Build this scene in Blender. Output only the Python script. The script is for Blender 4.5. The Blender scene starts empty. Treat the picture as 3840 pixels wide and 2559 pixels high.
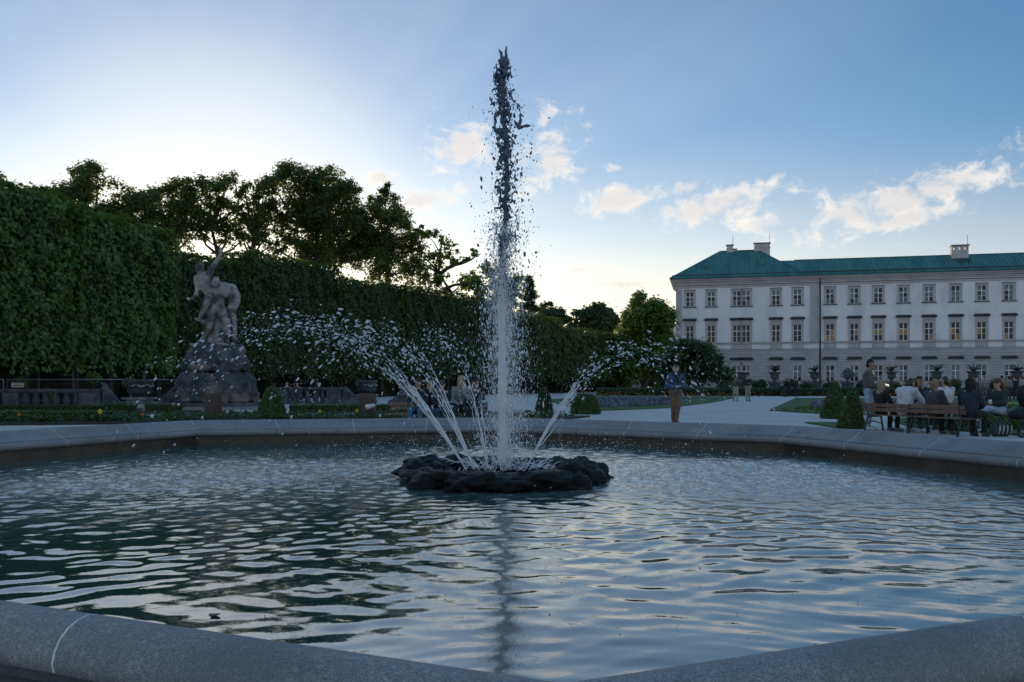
import bpy, math, random
import numpy as np
from mathutils import Vector, Matrix, noise as mnoise

random.seed(7)
RNG = np.random.default_rng(11)
R = math.radians
scene = bpy.context.scene
COL = scene.collection

# ---------------------------------------------------------------- camera, sky, sun, exposure
CAM_Z = 1.2
FOC = 1920.0                                   # focal length in units of a 2353 wide picture
cam_data = bpy.data.cameras.new('camera')
cam = bpy.data.objects.new('camera', cam_data)
COL.objects.link(cam)
cam.location = (0, 0, CAM_Z)
cam.rotation_euler = (R(90), 0, 0)
cam_data.sensor_width = 36.0
cam_data.lens = 36.0 * FOC / 2353.0
cam_data.shift_y = 98.0 / 2353.0
cam_data.clip_start = 0.05
cam_data.clip_end = 6000
scene.camera = cam

SUN_AZ = R(-19.0)                              # to the left of the view axis
SUN_EL = R(8.0)

scene.view_settings.view_transform = 'Standard'
scene.view_settings.look = 'None'
scene.view_settings.exposure = 0.36
scene.view_settings.gamma = 1.0
scene.view_settings.use_curve_mapping = False
scene.cycles.use_denoising = True
scene.cycles.max_bounces = 8
scene.cycles.transparent_max_bounces = 8
scene.cycles.sample_clamp_indirect = 6.0
scene.cycles.caustics_reflective = False
scene.cycles.caustics_refractive = False


class Nodes:
    """small helper for building node trees"""
    def __init__(self, tree):
        self.t = tree
        tree.nodes.clear()

    def new(self, kind, **kw):
        n = self.t.nodes.new(kind)
        for k, v in kw.items():
            setattr(n, k, v)
        return n

    def put(self, sock, v):
        if hasattr(v, 'is_output'):
            self.t.links.new(v, sock)
        else:
            sock.default_value = v

    def math(self, op, a, b=0.0, c=0.0, clamp=False):
        n = self.new('ShaderNodeMath', operation=op, use_clamp=clamp)
        for i, v in enumerate((a, b, c)):
            self.put(n.inputs[i], v)
        return n.outputs[0]

    def mix(self, f, a, b, blend='MIX'):
        n = self.new('ShaderNodeMix', data_type='RGBA', blend_type=blend)
        self.put(n.inputs[0], f)
        for s, v in ((n.inputs[6], a), (n.inputs[7], b)):
            if isinstance(v, tuple) and len(v) == 3:
                v = v + (1.0,)
            self.put(s, v)
        return n.outputs[2]

    def noise(self, vec, scale, detail=4.0, rough=0.55, dist=0.0):
        n = self.new('ShaderNodeTexNoise')
        self.put(n.inputs['Vector'], vec)
        n.inputs['Scale'].default_value = scale
        n.inputs['Detail'].default_value = detail
        n.inputs['Roughness'].default_value = rough
        n.inputs['Distortion'].default_value = dist
        return n.outputs[0]

    def ramp(self, f, lo, hi, a=0.0, b=1.0, smooth=True):
        n = self.new('ShaderNodeMapRange')
        n.interpolation_type = 'SMOOTHSTEP' if smooth else 'LINEAR'
        self.put(n.inputs[0], f)
        for i, v in enumerate((lo, hi, a, b)):
            self.put(n.inputs[i + 1], v)
        return n.outputs[0]


world = bpy.data.worlds.new('World')
scene.world = world
world.use_nodes = True
world.cycles.sampling_method = 'MANUAL'
world.cycles.sample_map_resolution = 512


def build_sky():
    N = Nodes(world.node_tree)
    sky = N.new('ShaderNodeTexSky', sky_type='NISHITA')
    sky.sun_disc = False
    sky.sun_elevation = SUN_EL
    sky.sun_rotation = SUN_AZ
    sky.altitude = 400
    sky.air_density = 1.0
    sky.dust_density = 0.5
    sky.ozone_density = 3.0
    geo = N.new('ShaderNodeTexCoord')
    d = geo.outputs['Generated']
    sep = N.new('ShaderNodeSeparateXYZ')
    N.put(sep.inputs[0], d)
    az = N.math('MULTIPLY', N.math('ARCTAN2', sep.outputs[0], sep.outputs[1]), 57.29578)
    el = N.math('MULTIPLY', N.math('ARCSINE', sep.outputs[2]), 57.29578)
    # clouds stand in bands of sky; each entry: azimuth, elevation, half width, half height, tilt, weight (degrees)
    def dirs(x, y):
        u = (x - 1176.5) / FOC
        v = (882 - y) / FOC
        return math.degrees(math.atan(u)), math.degrees(math.atan(v / math.hypot(1, u)))
    K = 1920 * math.pi / 180
    clouds = [(1062, 335, 95, 62, 22, 1.0), (1268, 360, 78, 110, -25, .85), (1352, 286, 24, 16, 0, .8), (965, 458, 110, 34, 6, .95),
              (1420, 458, 120, 38, 8, 1.0), (1640, 474, 160, 40, 10, 1.1), (2050, 462, 260, 46, 13, 1.1), (1770, 512, 110, 26, 6, .8), (2080, 505, 190, 36, 8, .8),
              (1405, 390, 36, 14, 8, .75), (1575, 432, 40, 22, 0, .8), (880, 405, 60, 26, 20, .75), (1250, 275, 60, 26, 40, .6), (2230, 430, 80, 20, 10, .7),
              (1420, 655, 260, 24, 2, .62), (1330, 620, 140, 18, 0, .5), (1480, 712, 140, 24, 6, .6)]
    nz_in = N.new('ShaderNodeCombineXYZ')
    N.put(nz_in.inputs[0], N.math('MULTIPLY', az, 0.75))
    N.put(nz_in.inputs[1], el)
    nv = nz_in.outputs[0]
    n1 = N.noise(nv, 0.62, 7, 0.66, 0.35)
    n2 = N.noise(nv, 0.17, 2, 0.5)
    ae = N.new('ShaderNodeCombineXYZ')
    N.put(ae.inputs[0], az)
    N.put(ae.inputs[1], el)
    best = None
    for x, y, sw, sh, tilt, wt in clouds:
        a0, e0 = dirs(x, y)
        m = N.new('ShaderNodeMapping', vector_type='TEXTURE')
        N.put(m.inputs[0], ae.outputs[0])
        m.inputs[1].default_value = (a0, e0, 0)
        m.inputs[2].default_value = (0, 0, R(tilt))
        m.inputs[3].default_value = (sw / K, sh / K, 1)
        q = N.new('ShaderNodeVectorMath', operation='LENGTH')
        N.put(q.inputs[0], m.outputs[0])
        v = N.math('MULTIPLY_ADD', q.outputs['Value'], -1.35, wt + 0.35)
        best = v if best is None else N.math('MAXIMUM', best, v)
    best = N.math('MAXIMUM', best, -1.2)
    # denser bright cloud added outside the view to lift the foreground light
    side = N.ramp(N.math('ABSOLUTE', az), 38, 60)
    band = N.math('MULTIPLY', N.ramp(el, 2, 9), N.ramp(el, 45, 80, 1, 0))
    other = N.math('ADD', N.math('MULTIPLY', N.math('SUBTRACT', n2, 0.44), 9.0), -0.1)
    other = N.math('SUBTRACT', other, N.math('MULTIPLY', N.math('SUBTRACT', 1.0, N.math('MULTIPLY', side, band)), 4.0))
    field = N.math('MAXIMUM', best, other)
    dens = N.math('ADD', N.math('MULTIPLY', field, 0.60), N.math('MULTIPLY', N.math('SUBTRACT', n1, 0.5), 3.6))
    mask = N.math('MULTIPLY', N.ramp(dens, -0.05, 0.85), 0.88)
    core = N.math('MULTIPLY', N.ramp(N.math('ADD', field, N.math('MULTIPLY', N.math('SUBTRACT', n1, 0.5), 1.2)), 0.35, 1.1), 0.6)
    # brightness of the air towards the sun
    sd = Vector((math.sin(SUN_AZ) * math.cos(SUN_EL), math.cos(SUN_AZ) * math.cos(SUN_EL), math.sin(SUN_EL)))
    dt = N.new('ShaderNodeVectorMath', operation='DOT_PRODUCT')
    N.put(dt.inputs[0], d)
    dt.inputs[1].default_value = sd
    toward = dt.outputs['Value']
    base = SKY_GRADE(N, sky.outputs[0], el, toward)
    # faint beams and shadow lanes fanning out from the hidden sun
    fx = N.math('SUBTRACT', az, math.degrees(SUN_AZ))
    fy = N.math('SUBTRACT', el, math.degrees(SUN_EL))
    fan = N.math('ARCTAN2', fy, fx)
    fv = N.new('ShaderNodeCombineXYZ')
    N.put(fv.inputs[0], fan)
    ray = N.noise(fv.outputs[0], 4.2, 2, 0.5)
    base = N.mix(N.math('MULTIPLY', N.ramp(toward, 0.2, 0.75), N.ramp(toward, 0.99, 0.93)), base, N.mix(1.0, base, N.mix(N.ramp(ray, 0.3, 0.7), (0.90, 0.935, 0.97), (1.05, 1.035, 1.01)), 'MULTIPLY'))
    # thin high veil
    veil = N.math('MULTIPLY', N.ramp(N.noise(nv, 0.09, 3, 0.6, 1.2), 0.48, 0.8), 0.22)
    base = N.mix(veil, base, N.mix(1.0, base, (1.22, 1.12, 1.02), 'MULTIPLY'))
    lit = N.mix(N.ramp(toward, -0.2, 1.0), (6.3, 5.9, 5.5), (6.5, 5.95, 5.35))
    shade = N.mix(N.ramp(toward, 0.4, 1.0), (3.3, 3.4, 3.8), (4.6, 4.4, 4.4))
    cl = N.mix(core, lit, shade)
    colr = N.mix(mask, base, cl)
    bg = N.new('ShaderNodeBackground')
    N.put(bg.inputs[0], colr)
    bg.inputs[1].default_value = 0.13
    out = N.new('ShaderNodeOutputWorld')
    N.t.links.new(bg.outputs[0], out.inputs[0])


def SKY_GRADE(N, sky, el, toward):
    h = N.new('ShaderNodeHueSaturation')
    h.inputs['Saturation'].default_value = 1.06
    N.put(h.inputs['Color'], sky)
    # pale warm haze low over the horizon
    hz = N.math('MULTIPLY', N.ramp(el, 17, -1), 0.72)
    warm = N.mix(N.ramp(toward, 0.55, 1.0), (5.5, 4.7, 4.2), (12.0, 9.6, 6.6))
    # deep blue of the right edge as an added floor, lifting the ground light
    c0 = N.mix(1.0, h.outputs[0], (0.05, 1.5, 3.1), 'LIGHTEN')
    c = N.mix(hz, c0, warm)
    # thin bright veil of air round the sun
    c = N.mix(N.ramp(toward, 0.62, 0.90, 0.0, 0.16), c, (4.0, 4.05, 4.1))
    return N.mix(N.ramp(toward, 0.962, 0.998, 0.0, 0.5), c, (6.0, 5.8, 5.5))


build_sky()

sun_data = bpy.data.lights.new('sun', 'SUN')
sun = bpy.data.objects.new('sun', sun_data)
COL.objects.link(sun)
sun_data.energy = 3.0
sun_data.angle = R(0.5)
sun_data.color = (1.0, 0.78, 0.52)
SUN_DIR = Vector((math.sin(SUN_AZ) * math.cos(SUN_EL), math.cos(SUN_AZ) * math.cos(SUN_EL), math.sin(SUN_EL)))
sun.rotation_euler = SUN_DIR.to_track_quat('Z', 'Y').to_euler()
sun.location = (0, 0, 60)

# ---------------------------------------------------------------- helpers
def px(x, y_depth):
    """world X of picture column x (2353 wide) at a depth"""
    return (x - 1176.5) / FOC * y_depth


def pz(y, y_depth):
    """world Z of picture row y at a depth"""
    return CAM_Z - (y - 882.0) / FOC * y_depth


def tag(o, label=None, cat=None, group=None, kind=None):
    if label:
        o['label'] = label
    if cat:
        o['category'] = cat
    if group:
        o['group'] = group
    if kind:
        o['kind'] = kind
    return o


def empty(name, loc=(0, 0, 0), rz=0.0, label=None, cat=None, group=None):
    o = bpy.data.objects.new(name, None)
    o.empty_display_size = 0.2
    COL.objects.link(o)
    o.location = loc
    o.rotation_euler = (0, 0, rz)
    return tag(o, label, cat, group)


def link_mesh(name, me, parent=None, loc=None):
    o = bpy.data.objects.new(name, me)
    COL.objects.link(o)
    if parent is not None:
        o.parent = parent
    if loc is not None:
        o.location = loc
    return o


class MB:
    """collects polygons for one mesh"""
    def __init__(self):
        self.v = []
        self.f = []
        self.n = 0

    def add(self, verts, faces):
        b = self.n
        self.v.extend(tuple(p) for p in verts)
        self.f.extend(tuple(i + b for i in f) for f in faces)
        self.n += len(verts)
        return self

    def box(self, x0, x1, y0, y1, z0, z1):
        v = [(x0, y0, z0), (x1, y0, z0), (x1, y1, z0), (x0, y1, z0), (x0, y0, z1), (x1, y0, z1), (x1, y1, z1), (x0, y1, z1)]
        return self.add(v, [(3, 2, 1, 0), (4, 5, 6, 7), (0, 1, 5, 4), (1, 2, 6, 5), (2, 3, 7, 6), (3, 0, 4, 7)])

    def loft(self, rings, caps=True, closed=True):
        m = len(rings[0])
        v = [p for r in rings for p in r]
        f = []
        for i in range(len(rings) - 1):
            for j in range(m if closed else m - 1):
                k = (j + 1) % m
                f.append((i * m + j, i * m + k, (i + 1) * m + k, (i + 1) * m + j))
        if caps and closed:
            f.append(tuple(range(m))[::-1])
            f.append(tuple((len(rings) - 1) * m + j for j in range(m)))
        return self.add(v, f)

    def lathe(self, prof, cx=0, cy=0, seg=12, sq=False):
        rings = []
        for r, z in prof:
            rings.append([(cx + r * math.cos(2 * math.pi * (j + .5) / seg), cy + r * math.sin(2 * math.pi * (j + .5) / seg), z) for j in range(seg)])
        return self.loft(rings)

    def tube(self, pts, rad, seg=6, caps=True):
        pts = [Vector(p) for p in pts]
        if not hasattr(rad, '__len__'):
            rad = [rad] * len(pts)
        rings = []
        ref = None
        for i, p in enumerate(pts):
            a = pts[max(i - 1, 0)]
            b = pts[min(i + 1, len(pts) - 1)]
            t = (b - a)
            if t.length < 1e-9:
                t = Vector((0, 0, 1))
            t.normalize()
            if ref is None:
                ref = Vector((1, 0, 0)) if abs(t.x) < 0.8 else Vector((0, 1, 0))
            n1 = (ref - t * ref.dot(t)).normalized()
            ref = n1
            n2 = t.cross(n1)
            rings.append([p + (n1 * math.cos(2 * math.pi * j / seg) + n2 * math.sin(2 * math.pi * j / seg)) * rad[i] for j in range(seg)])
        return self.loft(rings, caps)

    def capsule(self, p, q, rp, rq, seg=10, flat=None):
        """tapered capsule; flat = (axis, factor) squeezes it along an axis"""
        p, q = Vector(p), Vector(q)
        t = q - p
        L = t.length
        if L < 1e-6:
            t = Vector((0, 0, 1))
        t.normalize()
        ref = Vector((1, 0, 0)) if abs(t.x) < 0.8 else Vector((0, 1, 0))
        n1 = (ref - t * ref.dot(t)).normalized()
        n2 = t.cross(n1)
        rings = []
        for c, r, angs in ((p, rp, (-80, -50, -22, 0)), (q, rq, (0, 22, 50, 80))):
            for a in angs:
                o = c + t * (r * math.sin(R(a)))
                rr = r * math.cos(R(a))
                rings.append([o + (n1 * math.cos(2 * math.pi * j / seg) + n2 * math.sin(2 * math.pi * j / seg)) * rr for j in range(seg)])
        if flat:
            ax, k = Vector(flat[0]).normalized(), flat[1]
            mid = (p + q) / 2
            for r in rings:
                for i, v in enumerate(r):
                    # squeeze relative to the capsule's own axis line
                    s = (v - p).dot(t)
                    foot = p + t * s
                    w = v - foot
                    r[i] = foot + w - ax * (w.dot(ax) * (1 - k))
        return self.loft(rings)

    def mesh(self, name, mat, smooth=False):
        me = bpy.data.meshes.new(name)
        me.from_pydata(self.v, [], self.f)
        if mat is not None:
            me.materials.append(mat)
        if smooth:
            me.polygons.foreach_set('use_smooth', np.ones(len(me.polygons), bool))
        me.update()
        return me

    def build(self, name, mat, parent=None, smooth=False, loc=None):
        return link_mesh(name, self.mesh(name, mat, smooth), parent, loc)


def np_mesh(name, verts, faces, mat, smooth=False):
    """fast mesh from arrays; faces is an (n,3) or (n,4) array"""
    verts = np.ascontiguousarray(verts, dtype=np.float32)
    faces = np.ascontiguousarray(faces, dtype=np.int32)
    me = bpy.data.meshes.new(name)
    k = faces.shape[1]
    me.vertices.add(len(verts))
    me.vertices.foreach_set('co', verts.ravel())
    me.loops.add(faces.size)
    me.loops.foreach_set('vertex_index', faces.ravel())
    me.polygons.add(len(faces))
    me.polygons.foreach_set('loop_start', np.arange(0, faces.size, k, dtype=np.int32))
    me.polygons.foreach_set('loop_total', np.full(len(faces), k, dtype=np.int32))
    if smooth:
        me.polygons.foreach_set('use_smooth', np.ones(len(faces), bool))
    me.materials.append(mat)
    me.update(calc_edges=True)
    me.validate()
    return me


def remesh(name, mb, mat, parent=None, voxel=0.02, smooth=2, rough=0.0, rough_scale=6.0, loc=None):
    """one continuous skin over overlapping volumes"""
    tmp = mb.build('temporary_volume', mat)
    m = tmp.modifiers.new('r', 'REMESH')
    m.mode = 'VOXEL'
    m.voxel_size = voxel
    m.use_smooth_shade = True
    if smooth:
        s = tmp.modifiers.new('s', 'SMOOTH')
        s.factor = 0.5
        s.iterations = smooth
    dg = bpy.context.evaluated_depsgraph_get()
    dg.update()
    me = bpy.data.meshes.new_from_object(tmp.evaluated_get(dg))
    bpy.data.objects.remove(tmp)
    me.name = name
    me.materials.clear()
    me.materials.append(mat)
    if rough:
        n = len(me.vertices)
        co = np.zeros(n * 3)
        me.vertices.foreach_get('co', co)
        co = co.reshape(-1, 3)
        no = np.zeros(n * 3)
        me.vertex_normals.foreach_get('vector', no)
        no = no.reshape(-1, 3)
        d = np.array([mnoise.fractal(Vector(c) * rough_scale, 1.0, 2.0, 3) for c in co])
        co += no * (d * rough)[:, None]
        me.vertices.foreach_set('co', co.ravel())
        me.update()
    me.polygons.foreach_set('use_smooth', np.ones(len(me.polygons), bool))
    return link_mesh(name, me, parent, loc)


# ---------------------------------------------------------------- materials
MATS = {}


def material(name, c1, c2=None, scale=4.0, rough=0.7, bump=0.0, bump_scale=20.0, metal=0.0, spec=0.5, detail=5, lo=0.35, hi=0.65, c3=None, s3=1.0):
    if name in MATS:
        return MATS[name]
    m = bpy.data.materials.new(name)
    m.use_nodes = True
    N = Nodes(m.node_tree)
    b = N.new('ShaderNodeBsdfPrincipled')
    o = N.new('ShaderNodeOutputMaterial')
    N.t.links.new(b.outputs[0], o.inputs[0])
    vec = N.new('ShaderNodeTexCoord').outputs['Object']
    if c2 is None:
        c2 = tuple(x * 0.8 for x in c1)
    f = N.ramp(N.noise(vec, scale, detail), lo, hi)
    col = N.mix(f, c1, c2)
    if c3 is not None:
        col = N.mix(N.ramp(N.noise(vec, s3, 6, 0.65, 0.4), 0.5, 0.66), col, c3)
    N.put(b.inputs['Base Color'], col)
    b.inputs['Roughness'].default_value = rough
    b.inputs['Metallic'].default_value = metal
    b.inputs['Specular IOR Level'].default_value = spec
    if bump:
        bn = N.new('ShaderNodeBump')
        bn.inputs['Strength'].default_value = bump
        bn.inputs['Distance'].default_value = 0.02
        N.put(bn.inputs['Height'], N.noise(vec, bump_scale, 5))
        N.t.links.new(bn.outputs[0], b.inputs['Normal'])
    MATS[name] = m
    return m


def leaf_material(name, dark, light, trans=0.35, tcol=(0.22, 0.26, 0.03), rough=0.45):
    m = bpy.data.materials.new(name)
    m.use_nodes = True
    N = Nodes(m.node_tree)
    g = N.new('ShaderNodeNewGeometry')
    rnd = g.outputs['Random Per Island']
    big = N.noise(g.outputs['Position'], 0.9, 3)
    f = N.math('ADD', N.math('MULTIPLY', rnd, 0.6), N.math('MULTIPLY', N.math('SUBTRACT', big, 0.25), 0.8), clamp=True)
    col = N.mix(f, dark, light)
    b = N.new('ShaderNodeBsdfPrincipled')
    N.put(b.inputs['Base Color'], col)
    b.inputs['Roughness'].default_value = rough
    b.inputs['Specular IOR Level'].default_value = 0.35
    t = N.new('ShaderNodeBsdfTranslucent')
    N.put(t.inputs[0], N.mix(rnd, tcol, tuple(c * 1.5 for c in tcol)))
    mx = N.new('ShaderNodeMixShader')
    mx.inputs[0].default_value = trans
    N.t.links.new(b.outputs[0], mx.inputs[1])
    N.t.links.new(t.outputs[0], mx.inputs[2])
    o = N.new('ShaderNodeOutputMaterial')
    N.t.links.new(mx.outputs[0], o.inputs[0])
    return m


def granite():
    m = bpy.data.materials.new('speckled_granite')
    m.use_nodes = True
    N = Nodes(m.node_tree)
    vec = N.new('ShaderNodeNewGeometry').outputs['Position']
    fine = N.noise(vec, 210, 3, 0.7)
    mid = N.noise(vec, 60, 3, 0.6)
    big = N.noise(vec, 1.3, 5, 0.6)
    c = N.mix(N.ramp(fine, 0.35, 0.68), (0.10, 0.10, 0.104), (0.33, 0.326, 0.322))
    vor = N.new('ShaderNodeTexVoronoi')
    N.put(vor.inputs['Vector'], vec)
    vor.inputs['Scale'].default_value = 95
    fl = N.math('MULTIPLY', N.ramp(vor.outputs['Distance'], 0.30, 0.16), N.ramp(mid, 0.52, 0.6))
    c = N.mix(fl, c, (0.035, 0.035, 0.04))
    c = N.mix(N.ramp(mid, 0.5, 0.75), c, (0.36, 0.345, 0.32))
    c = N.mix(N.math('MULTIPLY', N.ramp(big, 0.42, 0.72), 0.55), c, (0.10, 0.10, 0.10))
    spots = N.noise(vec, 7, 4, 0.6)
    c = N.mix(N.math('MULTIPLY', N.ramp(spots, 0.58, 0.72), 0.45), c, (0.075, 0.075, 0.07))
    b = N.new('ShaderNodeBsdfPrincipled')
    N.put(b.inputs['Base Color'], c)
    b.inputs['Roughness'].default_value = 0.62
    bn = N.new('ShaderNodeBump')
    bn.inputs['Strength'].default_value = 0.5
    bn.inputs['Distance'].default_value = 0.004
    N.put(bn.inputs['Height'], N.math('ADD', N.noise(vec, 120, 4, 0.7), N.math('MULTIPLY', mid, 0.8)))
    N.t.links.new(bn.outputs[0], b.inputs['Normal'])
    o = N.new('ShaderNodeOutputMaterial')
    N.t.links.new(b.outputs[0], o.inputs[0])
    return m


M_GRANITE = granite()
M_GRANITE_DARK = material('dark_granite', (0.085, 0.088, 0.095), (0.045, 0.047, 0.052), 9, 0.8, 0.5, 60)  # darker granite for the outer wall below the coping
M_MORTAR = material('pale_mortar', (0.72, 0.73, 0.74), (0.55, 0.56, 0.57), 30)
M_BASIN = material('wet_basin_wall', (0.055, 0.045, 0.03), (0.022, 0.02, 0.016), 3, 0.35, 0.4, 14)
M_ROCK = material('wet_black_rock', (0.004, 0.004, 0.004), (0.014, 0.013, 0.011), 7, 0.5, 1.0, 34, spec=0.16)
M_STATUE = material('weathered_marble', (0.25, 0.235, 0.225), (0.05, 0.054, 0.062), 1.7, 0.8, 0.5, 18, lo=0.44, hi=0.60, c3=(0.46, 0.40, 0.36), s3=0.8)
M_PEDESTAL = material('dark_rockwork', (0.03, 0.036, 0.043), (0.07, 0.078, 0.085), 1.6, 0.85, 0.7, 12, c3=(0.16, 0.13, 0.115), s3=1.0)
M_BALUSTER = material('grey_stone', (0.045, 0.05, 0.058), (0.10, 0.105, 0.115), 3, 0.85, 0.3, 25)
M_PALE_STONE = material('pale_stone', (0.26, 0.25, 0.24), (0.15, 0.15, 0.15), 3, 0.85, 0.3, 25)
M_GRAVEL = material('fine_gravel', (0.53, 0.50, 0.465), (0.46, 0.435, 0.41), 0.35, 0.95, 0.6, 60, c3=(0.44, 0.415, 0.395), s3=14)
M_GRASS = material('clipped_grass', (0.045, 0.11, 0.018), (0.03, 0.075, 0.014), 3, 0.9, 0.6, 50)
M_SOIL = material('dark_soil', (0.025, 0.02, 0.016), (0.045, 0.036, 0.028), 6, 0.95, 0.5, 30)
M_BARK = material('bark', (0.035, 0.028, 0.022), (0.06, 0.05, 0.04), 5, 0.9, 0.8, 14)
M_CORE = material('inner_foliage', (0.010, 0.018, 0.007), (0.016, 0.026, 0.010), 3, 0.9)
M_LEAF_HEDGE = leaf_material('lit_lime_leaf', (0.010, 0.030, 0.006), (0.115, 0.215, 0.042), 0.25)  # brighter copy: skylight on the near leaf clusters put into the colour
M_LEAF_HEDGE2 = leaf_material('shaded_lime_leaf', (0.007, 0.020, 0.005), (0.058, 0.10, 0.020), 0.25)  # darker copy: shade of the further blocks put into the leaf colour
M_LEAF_TREE = leaf_material('tree_leaf', (0.018, 0.042, 0.011), (0.05, 0.095, 0.022), 0.34, (0.22, 0.25, 0.03))
M_LEAF_BRIGHT = leaf_material('bright_leaf', (0.05, 0.10, 0.02), (0.11, 0.18, 0.03), 0.30)
M_LEAF_BOX = leaf_material('box_leaf', (0.03, 0.06, 0.014), (0.075, 0.115, 0.024), 0.2)
M_LEAF_DARK = leaf_material('dark_leaf', (0.016, 0.034, 0.014), (0.035, 0.06, 0.02), 0.2)


def leaves(pts, nrm, size, jitter=0.8, droop=0.5, aspect=0.85):
    """kite-shaped folded leaves: arrays of verts and triangles"""
    n = len(pts)
    nrm = nrm + RNG.normal(0, jitter, (n, 3)) * 0.6
    nrm[:, 2] += 0.35
    nrm /= np.linalg.norm(nrm, axis=1)[:, None] + 1e-9
    tip = RNG.normal(0, 1, (n, 3))
    tip[:, 2] -= droop * 2.2
    tip -= nrm * (tip * nrm).sum(1)[:, None]
    tip /= np.linalg.norm(tip, axis=1)[:, None] + 1e-9
    sidev = np.cross(nrm, tip)
    s = size * RNG.uniform(0.65, 1.3, (n, 1))
    base = pts - tip * s * 0.5
    fold = nrm * s * RNG.uniform(-0.05, 0.22, (n, 1))
    a = base
    b = base + tip * s * 0.42 + sidev * s * aspect * 0.5 + fold
    c = base + tip * s
    d = base + tip * s * 0.42 - sidev * s * aspect * 0.5 + fold
    v = np.stack([a, b, c, d], 1).reshape(-1, 3)
    i = np.arange(n)[:, None] * 4
    f = np.concatenate([i + np.array([[0, 1, 2]]), i + np.array([[0, 2, 3]])], 1).reshape(-1, 3)
    return v, f


def sphere_points(n):
    p = RNG.normal(0, 1, (n, 3))
    p /= np.linalg.norm(p, axis=1)[:, None]
    return p


def wave_noise(p, k, seed, octs=6):
    """cheap smooth noise on arrays: sum of random sines, about -1..1"""
    g = np.random.default_rng(seed)
    out = np.zeros(len(p))
    for i in range(octs):
        d = g.normal(0, 1, 3)
        d /= np.linalg.norm(d)
        out += np.sin(p @ d * k * g.uniform(0.6, 1.7) + g.uniform(0, 6.28))
    return out / octs ** 0.5

# ---------------------------------------------------------------- ground
g = MB()
g.add([(-700, -60, 0), (700, -60, 0), (700, 1500, 0), (-700, 1500, 0)], [(0, 1, 2, 3)])
tag(g.build('ground', M_GRAVEL), 'pale fine gravel ground of the garden square', None, None, 'structure')


def patch(name, poly, z, mat, h=0.04, label=None, kind='structure', round_it=0):
    """a raised sheet with a real edge"""
    p = [Vector((x, y)) for x, y in poly]
    for _ in range(round_it):
        q = []
        for i in range(len(p)):
            a, b = p[i], p[(i + 1) % len(p)]
            q += [a.lerp(b, .25), a.lerp(b, .75)]
        p = q
    m = MB()
    n = len(p)
    m.loft([[(v.x, v.y, z) for v in p], [(v.x, v.y, z + h) for v in p]], caps=False)
    m.add([(v.x, v.y, z + h) for v in p], [tuple(range(n))])
    return tag(m.build(name, mat), label, None, None, kind)


# ---------------------------------------------------------------- basin of the fountain
CREST = [Vector(p) for p in ((0.124, 1.937), (5.67, 4.23), (6.80, 8.35), (4.75, 13.97), (-0.22, 17.4), (-6.14, 15.95), (-8.50, 10.5), (-5.40, 4.27))]


def offset_poly(poly, d):
    """offset a convex anticlockwise polygon outwards by d"""
    n = len(poly)
    lines = []
    for i in range(n):
        a, b = poly[i], poly[(i + 1) % n]
        t = (b - a).normalized()
        nn = Vector((t.y, -t.x))
        lines.append((a + nn * d, t))
    out = []
    for i in range(n):
        p, t = lines[i - 1]
        q, s = lines[i]
        den = t.x * s.y - t.y * s.x
        k = ((q.x - p.x) * s.y - (q.y - p.y) * s.x) / den
        out.append(p + t * k)
    return out


basin = empty('fountain_basin', (0, 10, 0), 0, 'low eight-sided granite basin rim enclosing the fountain pool', 'fountain basin')


def rim_piece(k, t0, t1, prof, shift=0.0):
    """profile swept along side k between two fractions of its length"""
    m = MB()
    rings = [[], []]
    for d, z in prof:
        P = offset_poly(CREST, d)
        a, b = P[k], P[(k + 1) % 8]
        for r, t in ((0, t0), (1, t1)):
            v = a.lerp(b, t)
            rings[r].append((v.x, v.y - 10, z))
    n = len(prof)
    m.add(rings[0] + rings[1], [(i, (i + 1) % n, n + (i + 1) % n, n + i)[::-1] for i in range(n)] + [tuple(range(n)), tuple(range(n, 2 * n))[::-1]])
    return m


PROF = [(-0.34, 0.205), (-0.375, 0.208), (-0.405, 0.222), (-0.425, 0.248), (-0.428, 0.275), (-0.418, 0.300), (-0.398, 0.318), (-0.372, 0.326), (-0.352, 0.322), (-0.345, 0.312), (-0.338, 0.312), (-0.336, 0.345),
        (-0.30, 0.356), (-0.25, 0.374), (-0.19, 0.402), (-0.13, 0.440), (-0.08, 0.470), (-0.04, 0.490), (0.0, 0.500), (0.04, 0.497), (0.08, 0.485), (0.115, 0.462), (0.138, 0.430),
        (0.147, 0.398), (0.140, 0.372), (0.118, 0.358), (0.085, 0.355)]
PROF_IN = [(d + (0.0006 if d > 0.05 else (-0.0006 if d < -0.3 else 0)), z + (0.0007 if z > 0.3 else 0)) for d, z in PROF]
for k in range(8):
    L = (CREST[(k + 1) % 8] - CREST[k]).length
    cuts = [0, .255, .5, .745, 1.0]
    gap = 0.0035 / L
    for i in range(4):
        o = rim_piece(k, cuts[i] + (gap), cuts[i + 1] - gap, PROF).build('rim_stone', M_GRANITE, basin, True)
        o.data.set_sharp_from_angle(angle=R(50))
        rim_piece(k, cuts[i] - gap, cuts[i] + gap, PROF_IN).build('mortar_joint', M_MORTAR, basin)
    # walls below the coping
    rim_piece(k, 0, 1, [(-0.335, -0.05), (-0.335, 0.204), (-0.20, 0.204), (-0.20, -0.05)]).build('inner_wall', M_BASIN, basin)
    rim_piece(k, 0, 1, [(-0.19, 0.0), (-0.19, 0.354), (0.108, 0.354), (0.108, 0.325), (0.075, 0.318), (0.07, 0.06), (0.07, 0.0)]).build('outer_wall', M_GRANITE_DARK, basin)
    rim_piece(k, 0, 1, [(0.073, 0.0), (0.073, 0.075), (0.15, 0.075), (0.165, 0.06), (0.165, 0.0)]).build('plinth', M_GRANITE, basin)


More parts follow.
